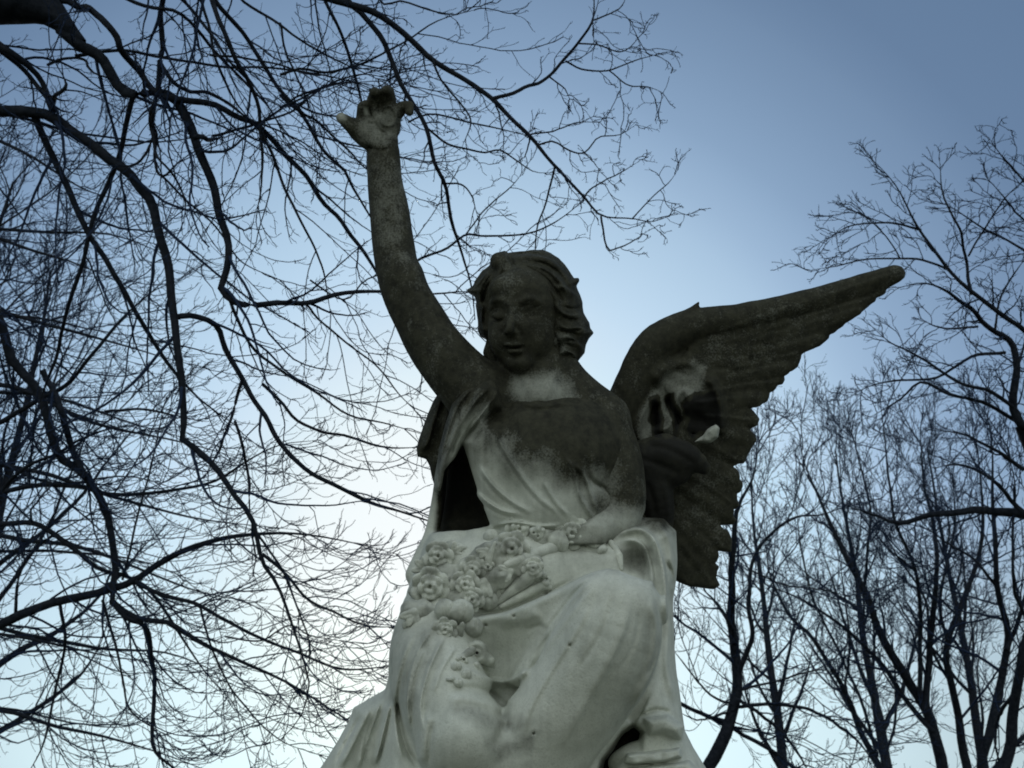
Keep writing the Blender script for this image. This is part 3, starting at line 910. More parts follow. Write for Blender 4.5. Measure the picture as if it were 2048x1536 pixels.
# torn root of the wing where it joins the shoulder
W.blob((1408, 800), 34, 44, 16, whi=210)
for pts, wd, am in (([(1300, 770), (1330, 740), (1372, 726), (1402, 742)], 14, 12), ([(1285, 900), (1275, 860), (1290, 820), (1318, 780)], 9, 12),
                    ([(1305, 850), (1325, 860), (1342, 845), (1352, 800), (1362, 770)], 8, 10), ([(1362, 770), (1378, 800), (1368, 830)], 9, 8),
                    ([(1402, 745), (1430, 775), (1442, 820), (1440, 880)], 10, 14)):
    W.stroke(pts, wd, am, whi=215, taper=0.2)
for pts, wd, am in (([(1312, 800), (1306, 830), (1310, 860)], 8, -14), ([(1336, 785), (1340, 815), (1358, 842), (1352, 862)], 8, -14), ([(1400, 820), (1390, 860), (1380, 890)], 14, -10)):
    W.stroke(pts, wd, am, whi=215, taper=0.25)
# remains of the mantle, in front of the wing
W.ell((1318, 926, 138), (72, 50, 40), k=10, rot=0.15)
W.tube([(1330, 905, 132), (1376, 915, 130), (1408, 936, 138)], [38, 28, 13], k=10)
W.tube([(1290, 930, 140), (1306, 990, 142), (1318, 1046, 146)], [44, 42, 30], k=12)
for pts, wd, am in (([(1290, 890), (1340, 900), (1400, 934)], 7, -4), ([(1270, 915), (1320, 930), (1370, 955)], 7, -4), ([(1290, 960), (1306, 1000), (1312, 1040)], 7, -4),
                    ([(1325, 960), (1335, 1000), (1338, 1040)], 6, 4)):
    W.stroke(pts, wd, am, whi=170, taper=0.2)
W.rough(60, 2.6, 31)
W.rough(24, 0.9, 32)


def grime_tone_wing(u, v, w):
    tone = np.full(u.shape, 0.97)
    tone -= 0.05 * mask(u, v, [(1430, 650), (1640, 600), (1600, 680), (1480, 730), (1400, 740)], 24, 20)
    tone -= 0.28 * mask(u, v, [(1290, 800), (1330, 752), (1390, 722), (1412, 732), (1400, 765), (1400, 800), (1372, 840), (1330, 868), (1300, 850), (1282, 910), (1268, 880)], 10, 18)
    tone -= 0.06 * mask(u, v, [(1340, 930), (1450, 930), (1450, 1080), (1360, 1080)], 26, 20)
    tone += 1.1 * mask(u, v, [(1298, 800), (1314, 796), (1318, 866), (1302, 866)], 6, 14)  # near-black along the first carved slit
    tone += 1.1 * mask(u, v, [(1333, 790), (1347, 783), (1364, 842), (1350, 866)], 6, 14)  # near-black along the second carved slit
    tone += 1.15 * mask(u, v, [(1372, 810), (1400, 785), (1436, 790), (1446, 850), (1415, 872), (1385, 888), (1375, 850)], 7, 26)
    tone += 0.62 * mask(u, v, [(1250, 905), (1290, 874), (1345, 868), (1388, 888), (1424, 932), (1412, 952), (1388, 960), (1362, 988), (1352, 1050), (1250, 1050)], 9, 9) * (w < 168)  # mantle lump turned near-black
    return tone


wing = statue_mesh('wing', W, grime_tone_wing, angel)
C = Grid((1370, 830, 60), (1460, 905, 210), 2.0)
C.slab([(1389, 884), (1404, 872), (1414, 858), (1432, 848), (1440, 856), (1436, 874), (1420, 886)], lambda u, v: 168 - (u - 1390) * 0.5, 24, 7, k=0)
C.rough(18, 2.5, 3)
statue_mesh('broken_stump', C, lambda u, v, w: np.full(u.shape, 0.30), wing)

# far wing, folded back, of which the edge shows beyond the raised arm
W2 = Grid((815, 735, 70), (1010, 1010, 260), 2.6)
W2.slab([(925, 760), (884, 772), (866, 804), (855, 830), (842, 869), (833, 898), (834, 914), (852, 919), (859, 932), (863, 953), (870, 976), (885, 985), (930, 960), (985, 860), (990, 780)], 150, 26, 14, k=4)
for pts in ([(886, 790), (866, 850), (852, 905)], [(905, 800), (885, 870), (872, 940)], [(872, 830), (858, 880), (842, 905)]):
    W2.stroke(pts, 9, 6, whi=170, kind='fold', taper=0.15)
W2.rough(40, 2, 41)
statue_mesh('wing', W2, lambda u, v, w: np.full(u.shape, 0.95), angel)

# ------------------------------------------------------------------ flowers in the lap
rs = random.Random(12)
G0 = Grid((800, 1030, -260), (1260, 1300, 120), 3.2)
gar = [(838, 1222), (862, 1180), (872, 1130), (905, 1160), (945, 1140), (985, 1110), (1025, 1090), (1075, 1075), (1125, 1078), (1180, 1078)]
for (u, v) in gar + [(925, 1200), (960, 1190), (900, 1230), (1000, 1150), (1045, 1130)]:
    w = Rb.front(u, v)
    G0.ell((u + rs.uniform(-6, 6), v + rs.uniform(-6, 6), (w or 0) + 6), (rs.uniform(30, 42), rs.uniform(24, 32), 28), k=16)
G0.rough(16, 7, 51)
G0.rough(36, 5, 52)
grime_fl = lambda u, v, w: np.clip(0.10 + 0.5 * (fbm(np.stack([u / 26, v / 26, w / 26], -1), 61) - 0.42) * 2, 0, 0.7)
garland = statue_mesh('flower_garland', G0, lambda u, v, w: grime_fl(u, v, w) + 0.18, angel)


def flower(u, v, r, kind):
    r = r * 1.18
    w = min(x for x in [Rb.front(u, v), G0.front(u, v), 80] if x is not None) - r * 0.12
    G = Grid((u - 1.9 * r - 8, v - 1.9 * r - 8, w - 1.7 * r - 8), (u + 1.9 * r + 8, v + 1.9 * r + 8, w + 1.8 * r + 8), max(1.5, r / 14))
    ph = rs.uniform(0, 6.28)
    if kind == 'rose':
        G.ell((u, v, w + 0.25 * r), (0.62 * r, 0.6 * r, 0.5 * r), k=2)
        for nn, rad, sz, lean, dz in ((6, 0.66, 0.46, 0.75, 0.10), (5, 0.40, 0.36, 1.5, -0.16), (3, 0.17, 0.24, 2.6, -0.34)):
            o0 = rs.uniform(0, 6.28)
            for i in range(nn):
                a = o0 + i * 6.283 / nn + rs.uniform(-0.2, 0.2)
                ca, sa = math.cos(a), math.sin(a)
                qz = rs.uniform(0.85, 1.15)
                le = lean * rs.uniform(0.7, 1.3)
                G.petal((u + rad * r * ca, v + rad * r * sa, w + dz * r), (sz * r * qz, sz * r * 0.95, 0.13 * r + 1.2), (-ca * le, -sa * le, -1), (-sa, ca, 0.2), k=1.2)
        G.ell((u, v, w - 0.45 * r), (0.12 * r, 0.12 * r, 0.28 * r), k=1.5, op='-')
    elif kind == 'leaf':
        for i in range(3):
            a = ph + (i - 1) * 0.8
            ca, sa = math.cos(a), math.sin(a)
            G.petal((u + 0.5 * r * ca, v + 0.5 * r * sa, w - 0.05 * r * i), (0.72 * r, 0.34 * r, 0.12 * r + 1.4), (-0.35 * ca, -0.35 * sa, -1), (ca, sa, 0.1), k=1.5)
            G.stroke([(u, v), (u + 1.1 * r * ca, v + 1.1 * r * sa)], 1.8, -1.8)
        G.ell((u, v, w + 0.2 * r), (0.4 * r, 0.4 * r, 0.3 * r), k=3)
    elif kind == 'bud':
        G.ell((u, v, w), (0.95 * r, r, 0.85 * r), k=2, rot=ph)
        G.ell((u - 0.25 * r, v + 0.1 * r, w - 0.2 * r), (0.6 * r, 0.8 * r, 0.6 * r), k=2, rot=ph)
        G.stroke([(u + 0.1 * r, v - r), (u + 0.22 * r, v), (u, v + r)], 2, -2.5)
    elif kind == 'lump':
        for i in range(7):
            a = ph + i * 0.9
            q = rs.uniform(0.1, 0.75)
            G.ell((u + q * r * math.cos(a), v + q * r * math.sin(a), w + rs.uniform(-0.3, 0.2) * r), (rs.uniform(.25, .5) * r, rs.uniform(.25, .42) * r, rs.uniform(.3, .5) * r), k=2.5, rot=rs.uniform(0, 3))
        for i in range(2):
            G.ell((u + rs.uniform(-.4, .4) * r, v + rs.uniform(-.4, .4) * r, w - 0.5 * r), (2.6, 2.6, 0.5 * r), k=1.5, op='-')
    elif kind == 'bell':
        G.ell((u, v, w), (0.8 * r, 0.9 * r, 0.6 * r), k=3)
        G.tube([(u, v, w), (u + 0.8 * r, v + 0.5 * r, w + 2), (u + 1.15 * r, v + 0.95 * r, w + 6)], [0.6 * r, 0.45 * r, 0.12 * r], k=4)
        G.tube([(u, v, w), (u - 0.5 * r, v + 0.9 * r, w + 2)], [0.5 * r, 0.25 * r], k=4, smooth=False)
        G.ell((u - 0.05 * r, v - 0.05 * r, w - 0.5 * r), (0.52 * r, 0.5 * r, 0.2 * r), k=3, op='-')
        G.ell((u, v, w - 0.30 * r), (0.3 * r, 0.3 * r, 0.2 * r), k=2)
        G.ell((u + 0.03 * r, v, w - 0.4 * r), (3, 3.2, 14), k=1, op='-')
    G.rough(max(9, r * 0.5), 0.04 * r + 0.6, rs.randrange(99))
    o_ = statue_mesh('flower', G, grime_fl, garland)
    return o_


for u, v, r, kd in (
        (1024, 1098, 31, 'rose'), (1040, 1058, 25, 'rose'), (1074, 1066, 20, 'lump'), (1116, 1084, 20, 'bud'), (1144, 1066, 29, 'rose'), (1190, 1082, 18, 'rose'),
        (982, 1074, 14, 'bud'), (974, 1101, 16, 'leaf'), (876, 1112, 26, 'rose'), (945, 1138, 23, 'rose'), (976, 1135, 19, 'rose'), (930, 1170, 26, 'rose'),
        (968, 1166, 24, 'leaf'), (860, 1174, 34, 'rose'), (944, 1200, 22, 'rose'), (979, 1203, 16, 'bud'), (891, 1220, 20, 'bud'), (923, 1223, 22, 'bud'),
        (828, 1226, 22, 'leaf'), (815, 1248, 11, 'bud'), (890, 1260, 22, 'rose'), (918, 1270, 19, 'leaf'), (947, 1255, 18, 'bud'), (953, 1306, 25, 'bell'),
        (913, 1334, 10, 'bud'), (933, 1350, 10, 'bud'), (901, 1362, 10, 'lump'), (917, 1366, 9, 'bud'), (925, 1318, 11, 'lump'), (1086, 1154, 17, 'lump'),
        (1066, 1136, 19, 'rose'), (905, 1108, 19, 'leaf'), (1020, 1142, 18, 'leaf'), (1205, 1100, 9, 'bud'), (850, 1138, 20, 'leaf'), (1008, 1180, 10, 'bud')):
    flower(u, v, r, kd)


def leaf(name, pts, rad, fz=1.0, lift=4):
    A = np.array([(u, v, (min(x for x in [Rb.front(u, v), G0.front(u, v), 80] if x is not None)) - lift) for u, v in pts], float)
    A[:, 2] = np.interp(np.arange(len(A)), [0, len(A) - 1], [A[0, 2], A[-1, 2]]) * 0.5 + A[:, 2] * 0.5
    lo, hi = A.min(0) - max(rad) - 8, A.max(0) + max(rad) + 8
    G = Grid(lo, hi, 1.8)
    G.tube(A, rad, k=2, fz=fz)
    G.rough(20, 0.8, 71)
    statue_mesh(name, G, grime_fl, garland)


leaf('stem', [(1014, 1130), (1040, 1119), (1070, 1108), (1104, 1096)], [8, 11, 12, 13])
leaf('bud', [(997, 1205), (1025, 1180), (1052, 1158), (1074, 1138)], [5, 11, 15, 12])
leaf('stem', [(1002, 1214), (1040, 1194), (1084, 1172), (1100, 1176)], [5, 9, 10, 5])
leaf('leaf', [(955, 1290), (938, 1306), (915, 1318)], [7, 9, 4], 1.4)
leaf('leaf', [(872, 1098), (905, 1090), (930, 1096)], [6, 10, 5], 1.5)
leaf('leaf', [(990, 1086), (978, 1118), (980, 1140)], [4, 7, 4], 1.5)
leaf('leaf', [(1222, 1085), (1238, 1112), (1243, 1138)], [6, 8, 4], 1.6)
leaf('stem', [(952, 1330), (958, 1345), (978, 1352)], [7, 6, 3])

# ------------------------------------------------------------------ rock seat and plinth
P_ = Grid((1120, 1460, -300), (1440, 1660, 60), 3.0)
P_.slab([(1244, 1528), (1252, 1506), (1362, 1494), (1366, 1516), (1330, 1526), (1270, 1532)], -185, 90, 8, k=2)
P_.slab([(1180, 1545), (1240, 1532), (1380, 1518), (1400, 1540), (1440, 1680), (1150, 1680)], -180, 90, 14, k=3)
P_.rough(30, 2, 81)
statue_mesh('rock_seat', P_, lambda u, v, w: np.full(u.shape, 0.10) + 0.2 * (u < 1245), angel)
c0 = WP(1075, 1640, D0 - 60 * PX)


def box(cx, cy, z0, z1, hx, hy, bev=0.02):
    v_, f_ = [], []
    for z, e in ((z0, bev), (z0 + bev, 0), (z1 - bev, 0), (z1, bev)):
        v_ += [(cx - hx + e, cy - hy + e, z), (cx + hx - e, cy - hy + e, z), (cx + hx - e, cy + hy - e, z), (cx - hx + e, cy + hy - e, z)]
    for k in range(3):
        for i in range(4):
            j = (i + 1) % 4
            f_.append((k * 4 + i, k * 4 + j, k * 4 + 4 + j, k * 4 + 4 + i))
    f_ += [(3, 2, 1, 0), (12, 13, 14, 15)]
    return v_, f_


pv, pf = [], []
for z0, z1, hx, hy in ((0.0, 0.28, .78, .62), (0.28, 1.46, .62, .48), (1.46, 1.72, .74, .58)):
    v_, f_ = box(0, 0.16, z0 - STATUE_BASE[2], z1 - STATUE_BASE[2] - 0.002, hx, hy)
    pf += [tuple(i + len(pv) for i in q) for q in f_]
    pv += v_
mesh_obj('plinth', pv, pf, M_STONE, angel, smooth=False, attr={'grime': np.full(len(pv), 0.35)})
del B, H, Rb, W, W2, G0, P_

# ------------------------------------------------------------------ trees
def tube_mesh(P, R, m):
    """P (N, n, 3), R (N, n): N tubes of m sides -> verts, quads"""
    N, n_, _ = P.shape
    T = np.gradient(P, axis=1)
    T /= np.linalg.norm(T, axis=2, keepdims=True) + 1e-12
    ref = np.where(np.abs(T[..., 2:3]) < 0.9, np.array([0, 0, 1.0]), np.array([1.0, 0, 0]))
    ref = np.broadcast_to(ref[:, :1], T.shape)
    A = np.cross(T, ref); A /= np.linalg.norm(A, axis=2, keepdims=True) + 1e-9
    B_ = np.cross(T, A)
    an = np.arange(m) / m * 2 * math.pi
    V = P[:, :, None] + R[:, :, None, None] * (np.cos(an)[None, None, :, None] * A[:, :, None] + np.sin(an)[None, None, :, None] * B_[:, :, None])
    i = np.arange(N)[:, None, None] * n_ * m; j = np.arange(n_ - 1)[None, :, None] * m; k = np.arange(m)[None, None, :]
    k2 = (k + 1) % m
    Q = np.stack([i + j + k, i + j + m + k, i + j + m + k2, i + j + k2], -1).reshape(-1, 4)
    return V.reshape(-1, 3), Q


def resample(P, R, n_):
    s = np.concatenate([[0], np.cumsum(np.linalg.norm(np.diff(P, axis=0), axis=1))])
    t = np.linspace(0, s[-1], n_)
    return np.stack([np.interp(t, s, P[:, i]) for i in range(3)], 1), np.interp(t, s, R)


def norm(a):
    return a / (np.linalg.norm(a, axis=-1, keepdims=True) + 1e-12)


def children(rng, P, R, spacing, length, ang, rr, n_, wob, trop, tmin=0.12, rmin=0.001, rmax=1.0, taper=0.65, lenfall=0.55, tip=False, curl=0.0):
    """side shoots along every path: spacing, length and angle as ranges; trop bends them, curl turns their ends up"""
    seg = np.linalg.norm(np.diff(P, axis=1), axis=2)
    s = np.concatenate([np.zeros((len(P), 1)), np.cumsum(seg, 1)], 1)
    L = s[:, -1]
    cnt = L * (1 - tmin) / spacing
    k = (cnt + rng.random(len(P))).astype(int)
    if tip:
        k = np.maximum(k, 1)
    idx = np.repeat(np.arange(len(P)), k)
    first = np.repeat(np.cumsum(k) - k, k)
    j = np.arange(len(idx)) - first
    t = tmin + (1 - tmin) * (j + rng.uniform(0.1, 0.9, len(idx))) / k[idx]
    nt = len(P)                                   # every path ends in two finer shoots
    idx = np.concatenate([idx, np.arange(nt), np.arange(nt)])
    j = np.concatenate([j, np.zeros(nt, int), np.ones(nt, int)])
    t = np.concatenate([t, np.full(nt, 0.995), rng.uniform(0.9, 0.97, nt)])
    isend = np.concatenate([np.zeros(len(idx) - 2 * nt), np.ones(2 * nt)])
    x = t * (P.shape[1] - 1)
    i0 = np.minimum(x.astype(int), P.shape[1] - 2); f = (x - i0)[:, None]
    p = P[idx, i0] * (1 - f) + P[idx, i0 + 1] * f
    tan = norm(P[idx, i0 + 1] - P[idx, i0])
    r0 = R[idx, i0] * (1 - f[:, 0]) + R[idx, i0 + 1] * f[:, 0]
    q = norm(np.cross(tan, rng.normal(size=(len(idx), 3))))
    side = np.where(j % 2 == 0, 1.0, -1.0)[:, None]
    base = norm(np.cross(tan, np.array([0.15, -0.9, 0.4])))        # shoots lie more or less in one spray
    perp = norm(0.75 * side * base + 0.8 * q)
    a = (rng.uniform(ang[0], ang[1], len(idx)) * (1 - 0.6 * isend))[:, None]
    d = norm(np.cos(a) * tan + np.sin(a) * perp)
    ln = rng.uniform(length[0], length[1], len(idx)) * (1 - lenfall * t)
    ln = ln * (1 - 0.5 * isend)
    ln = np.minimum(ln, 0.8 * L[idx] + 0.02)
    rs0 = np.clip(r0 * np.where(isend > 0, 0.85, rng.uniform(rr[0], rr[1], len(idx))), rmin, rmax)
    out = np.zeros((len(idx), n_, 3)); out[:, 0] = p
    tv = np.array(trop, float)
    for i in range(1, n_):
        u_ = i / (n_ - 1)
        d = norm(d + wob * rng.normal(size=d.shape) + tv[None] * 1.0 / n_ + np.array([0, 0, curl])[None] * (u_ * 2 - 0.6) / n_)
        out[:, i] = out[:, i - 1] + d * (ln / (n_ - 1))[:, None]
    uu = np.linspace(0, 1, n_)[None]
    rad = np.maximum(rs0[:, None] * (1 - taper * uu), rmin * 0.8)
    return out, rad


def knots(rng, P, R, amp=0.12):
    R = R * (1 + amp * (rng.random(R.shape) - 0.45))
    return P, R


class Tree:
    def __init__(s, name, label, base, seed, cat='tree', group=None):
        s.root = thing(name, label, cat, base, group)
        s.base = np.array(base); s.rng = np.random.default_rng(seed)
        s.limbs = []; s.shoots = []; s.fine = []; s.fine_mode = False

    def trace(s, pts, w0, w1, d0, d1, part='limb', n_=28, kink=1.0, grow=True, keep=True):
        """a limb seen in the photo: pixel line, width in pixels, distance at both ends"""
        A = cr(np.asarray(pts, float), 10)
        t = np.linspace(0, 1, len(A))
        d = d0 + (d1 - d0) * t + 0.02 * d0 * np.sin(t * 7 + s.rng.uniform(0, 6)) * np.sin(t * math.pi)
        X = WP(A[:, 0], A[:, 1], d)
        R = (w0 + (w1 - w0) * t) * 0.5 * d / FPX
        X, R = resample(X, R, n_)
        if w1 <= 8:
            R = R * np.interp(np.linspace(0, 1, n_), [0, 0.75, 1], [1, 1, 0.35])
        jit = s.rng.normal(size=(n_ // 3 + 2, 3))
        jt = np.stack([np.interp(np.linspace(0, len(jit) - 1, n_), np.arange(len(jit)), jit[:, q]) for q in range(3)], 1)
        X[1:-1] += jt[1:-1] * R[1:-1, None] * 0.5 * kink
        _, R = knots(s.rng, X, R, 0.08)
        if keep:
            s.limbs.append((part, X, R))
        if grow:
            (s.fine if s.fine_mode else s.shoots).append((X, R))
        return X, R

    def limb(s, X, R, part='limb', n_=28, grow=True):
        X, R = resample(np.asarray(X, float), np.asarray(R, float), n_)
        s.limbs.append((part, X, R))
        if grow:
            s.shoots.append((X, R))

    def grow(s, levels, src=None):
        rsd = [resample(a, b_, 40) for a, b_ in (src or s.shoots)]
        P = np.stack([a for a, _ in rsd]); R = np.stack([b_ for _, b_ in rsd])
        acc = []
        cur = (P, R)
        allp = [cur]
        for lv in levels:
            src = cur if not lv.pop('all', False) else None
            if src is None:
                n_ = lv['n_']
                outs = [children(s.rng, a, b_, **lv) for a, b_ in allp]
                ch = (np.concatenate([o[0] for o in outs]), np.concatenate([o[1] for o in outs]))
            else:
                ch = children(s.rng, src[0], src[1], **lv)
            allp.append(ch); acc.append(ch); cur = ch
        return acc

    def build(s, acc, sides=(5, 4, 3, 4, 4, 3), bark=None, twig=None):
        for part, X, R in s.limbs:
            V, Q = tube_mesh((X - s.base)[None], R[None], 9 if R.max() > 0.03 else 7)
            mesh_obj(part, V, Q, bark or M_BARK, s.root)
        VV, QQ, c = [], [], 0
        for i, (P, R) in enumerate(acc):
            if len(P) == 0:
                continue
            V, Q = tube_mesh(P - s.base, R, sides[min(i, len(sides) - 1)])
            VV.append(V); QQ.append(Q + c); c += len(V)
        if VV:
            mesh_obj('crown', np.vstack(VV), np.vstack(QQ), twig or M_TWIG, s.root)


# ---- A: the tree whose limbs hang over the statue from the upper left
A = Tree('bare_tree', 'large bare tree with limbs arching over the statue from the upper left', (-3.9, 4.2, 0), 3)
tb = A.base
tr = WP(-560, 330, 5.6)
A.limb([tb, tb + (0.05, 0, 1.5), tr * 0.5 + (tb + (0, 0, 2.2)) * 0.5, tr, WP(-420, -150, 5.9), WP(-350, -700, 6.6)], [0.34, 0.27, 0.24, 0.2, 0.15, 0.08], 'trunk', grow=False)
DA = 5.4
# the bough above the picture from which the upper limbs hang
A.limb([WP(-420, -150, 5.9), WP(-150, -165, 5.6), WP(250, -140, 5.3), WP(600, -110, 5.15), WP(820, -90, 5.1)], [0.12, 0.10, 0.075, 0.05, 0.03], grow=False)


def T(pts, *a_, **k_):
    if pts[0][1] <= 0 and 200 < pts[0][0] < 800:
        pts = [(pts[0][0] - 25, -130)] + pts
    return A.trace(pts, *a_, **k_)


# stub of the heavy bough in the very corner and the limbs that leave it
A.limb([WP(-440, -70, 5.7), WP(-250, -25, 5.5), WP(-60, -6, 5.4), WP(40, -2, DA), WP(85, 12, DA), WP(112, 32, DA), WP(136, 58, DA), WP(165, 86, DA)], [0.17, 0.16, 0.15, 0.135, 0.105, 0.07, 0.045, 0.026], grow=False)
T([(118, 40), (160, 80), (210, 140), (240, 178), (268, 190), (312, 188), (346, 200), (372, 242), (386, 270), (395, 300), (425, 370), (440, 430), (458, 490), (451, 540), (440, 573),
   (465, 600), (500, 609), (560, 605), (612, 606), (660, 590), (700, 583), (770, 582), (870, 586), (935, 584), (1000, 600)], 24, 4, DA, 5.2, n_=60)
T([(120, 0), (150, 8), (200, 35), (235, 75), (250, 110), (280, 145), (315, 186)], 14, 13, DA, DA)
T([(315, 186), (345, 195), (385, 204), (430, 212), (470, 235), (505, 246), (525, 264), (575, 310), (610, 350), (645, 405), (683, 440), (720, 494), (753, 548), (790, 610), (830, 660)], 14, 5, DA, 5.6, n_=44)
T([(-420, 330), (-150, 238), (0, 214), (60, 215), (105, 226), (150, 260), (190, 285), (230, 325), (260, 345), (285, 385), (305, 410), (318, 460), (330, 500), (338, 540), (341, 600), (348, 640),
   (358, 700), (370, 768), (372, 845), (367, 878), (400, 905), (440, 955), (470, 995), (498, 1025), (510, 1060), (525, 1125), (550, 1165), (570, 1210), (595, 1280), (610, 1330), (619, 1372),
   (602, 1432), (560, 1480), (530, 1490)], 29, 4, 5.6, 5.0, n_=70)
T([(60, 216), (85, 275), (110, 325), (135, 375), (155, 420), (180, 470), (210, 520), (250, 580), (270, 620), (310, 690), (345, 740), (400, 800), (470, 850)], 15, 5, 5.5, 5.9, n_=40)
T([(266, 190), (256, 230), (245, 272), (232, 322), (215, 370), (190, 430), (178, 470), (165, 520), (140, 600), (115, 700), (90, 770), (60, 860)], 11, 6, DA, 6.0, n_=36)
T([(343, 636), (390, 632), (430, 655), (450, 700), (480, 750), (505, 798), (530, 833), (555, 878), (585, 913), (630, 953), (700, 988), (750, 1008), (820, 1028), (880, 1050)], 12, 7, 5.3, 5.6, n_=44)
T([(322, -40), (322, 60), (320, 125), (316, 186)], 11, 11, 5.3, DA)
T([(322, 128), (345, 160), (380, 180), (430, 190), (480, 225), (520, 262)], 9, 5, DA, DA)
T([(410, -30), (440, 40), (470, 110), (495, 160), (515, 220), (520, 262), (526, 310), (525, 350), (513, 432)], 12, 5, 5.2, 5.3, n_=36)
T([(523, 264), (545, 310), (580, 400), (610, 460), (635, 510), (650, 560), (662, 630)], 7, 3, 5.3, 5.5)
T([(425, -10), (490, 70), (520, 120), (560, 180), (610, 240), (640, 290), (662, 317), (686, 339), (702, 372), (737, 428), (770, 480)], 10, 6, 5.3, 5.6, n_=36)
T([(560, 190), (600, 222), (640, 246), (669, 277), (695, 299), (728, 335), (770, 360)], 6, 3.5, 5.4, 5.6)
T([(640, -20), (680, 60), (700, 120), (722, 200), (738, 270)], 8, 5, 5.2, 5.4)
A.fine_mode = True
T([(690, -10), (725, 25), (762, 83), (787, 135), (804, 171), (821, 200), (848, 246), (859, 284), (870, 328), (890, 370), (897, 405), (905, 450), (914, 478), (928, 520), (942, 570), (950, 640)], 13, 5, 5.0, 5.3, n_=44)
T([(600, -30), (641, -8), (708, 17), (758, 33), (816, 75), (866, 116), (915, 145), (961, 178), (986, 197), (1015, 228), (1056, 270), (1098, 320), (1123, 344), (1168, 394), (1202, 432), (1264, 438),
   (1305, 444), (1352, 428), (1378, 430)], 17, 2.5, 4.9, 5.0, n_=56)
T([(986, 197), (1048, 178), (1098, 153), (1131, 116), (1156, 87), (1185, 41), (1189, -20)], 8, 4, 4.95, 5.1)
T([(1131, 122), (1168, 139), (1218, 141), (1272, 120), (1322, 108)], 4, 2, 5.0, 5.0, n_=20)
T([(1218, 141), (1256, 170), (1297, 174), (1322, 184)], 3, 2, 5.0, 5.0, n_=16)
T([(1156, 87), (1197, 89), (1247, 104), (1285, 66)], 3.5, 2, 5.0, 5.0, n_=16)
T([(1098, 153), (1131, 178), (1139, 200)], 3.5, 2, 5.0, 5.0, n_=14)
T([(1185, 41), (1239, 17), (1252, -10)], 3.5, 2, 5.0, 5.0, n_=14)
T([(1185, 41), (1188, 85)], 3, 2, 5.0, 5.0, n_=12)
T([(1056, 270), (1106, 261), (1156, 245), (1197, 245)], 3.5, 2, 5.0, 5.1, n_=18)
T([(1077, 290), (1106, 282), (1135, 299), (1168, 305), (1197, 274), (1239, 270), (1272, 249)], 4, 2, 5.0, 5.1, n_=20)
T([(1168, 305), (1188, 325), (1202, 345)], 2.5, 1.8, 5.0, 5.0, n_=12)
T([(1110, 332), (1094, 402), (1077, 448), (1071, 498), (1068, 540)], 4.5, 2.5, 5.0, 5.2, n_=20)
T([(1168, 398), (1181, 378), (1243, 344), (1276, 324)], 3.5, 2, 5.0, 5.0, n_=16)
T([(1202, 432), (1210, 473), (1218, 500), (1260, 485), (1297, 461)], 4.5, 2, 5.0, 5.0, n_=18)
T([(1264, 438), (1305, 394), (1339, 365), (1355, 340)], 3, 1.8, 5.0, 5.0, n_=16)
T([(800, 560), (834, 523), (890, 498), (932, 469), (965, 473), (1048, 469), (1110, 444), (1160, 407), (1172, 390)], 6, 2.5, 5.5, 5.2, n_=30)
T([(932, 469), (957, 436), (982, 407), (1027, 369), (1048, 340)], 3.5, 2, 5.3, 5.3, n_=18)
T([(816, 245), (866, 228), (940, 245), (994, 257), (1056, 272)], 4, 3, 5.2, 5.0, n_=20)
T([(846, 246), (890, 286), (932, 299), (973, 305), (998, 299), (1036, 324), (1069, 344), (1106, 346)], 5, 2.5, 5.1, 5.2, n_=24)
T([(866, 120), (882, 162), (915, 199), (942, 241), (924, 295)], 5, 2.5, 4.95, 5.1, n_=22)
T([(890, 367), (924, 369), (944, 394), (955, 432)], 4, 2.5, 5.1, 5.2, n_=16)
T([(760, 0), (803, 0), (849, 17), (882, 27), (928, 29), (935, 5)], 5, 3, 5.1, 5.2, n_=18)
A.fine_mode = False
T([(560, 150), (600, 137), (646, 145), (708, 133), (766, 108), (816, 79), (880, 40), (950, 20)], 6, 2.5, 5.4, 5.2, n_=24)
T([(560, 215), (600, 199), (654, 174), (704, 166), (766, 174)], 5, 2.5, 5.4, 5.3, n_=18)
T([(515, 245), (580, 225), (640, 180), (720, 150), (790, 160)], 5, 2.5, 5.4, 5.5, n_=20)
T([(620, 560), (690, 600), (730, 560), (790, 545), (850, 545), (890, 560)], 4, 2, 5.6, 5.6, n_=20)
T([(525, 768), (565, 803), (610, 853), (715, 878), (760, 893), (840, 895)], 7, 4, 5.5, 5.7, n_=26)
T([(485, 760), (465, 833), (440, 893), (411, 953)], 7, 4, 5.3, 5.2, n_=20)
T([(460, 600), (500, 690), (560, 740), (640, 790), (700, 830), (780, 850), (850, 870)], 7, 3, 5.4, 5.8, n_=28)
T([(610, 605), (650, 650), (700, 690), (760, 740), (800, 790), (840, 830)], 5, 2.5, 5.4, 5.6, n_=24)
T([(470, 843), (490, 908), (497, 983), (500, 1028)], 6, 6, 5.3, 5.2, n_=18)
T([(-140, 0), (0, 88), (39, 116), (77, 149), (99, 190), (104, 222)], 13, 11, 5.5, 5.5, n_=20)
T([(-120, 30), (0, 102), (55, 152), (94, 196)], 11, 9, 5.6, 5.5, n_=18)
T([(104, 222), (112, 190), (132, 172), (126, 150)], 10, 6, 5.5, 5.4, n_=12)
T([(150, 112), (188, 105), (243, 102), (309, 113), (386, 124), (452, 135), (518, 132), (607, 143), (690, 160), (760, 190)], 7, 3, 5.5, 5.5, n_=34)
T([(95, 130), (130, 116), (165, 118), (188, 146), (224, 156)], 6, 5, 5.4, 5.4, n_=18)
T([(240, -20), (265, 3), (309, 17), (353, 25), (397, 63), (441, 116), (496, 171), (540, 218), (575, 290)], 9, 4, 5.2, 5.5, n_=32)
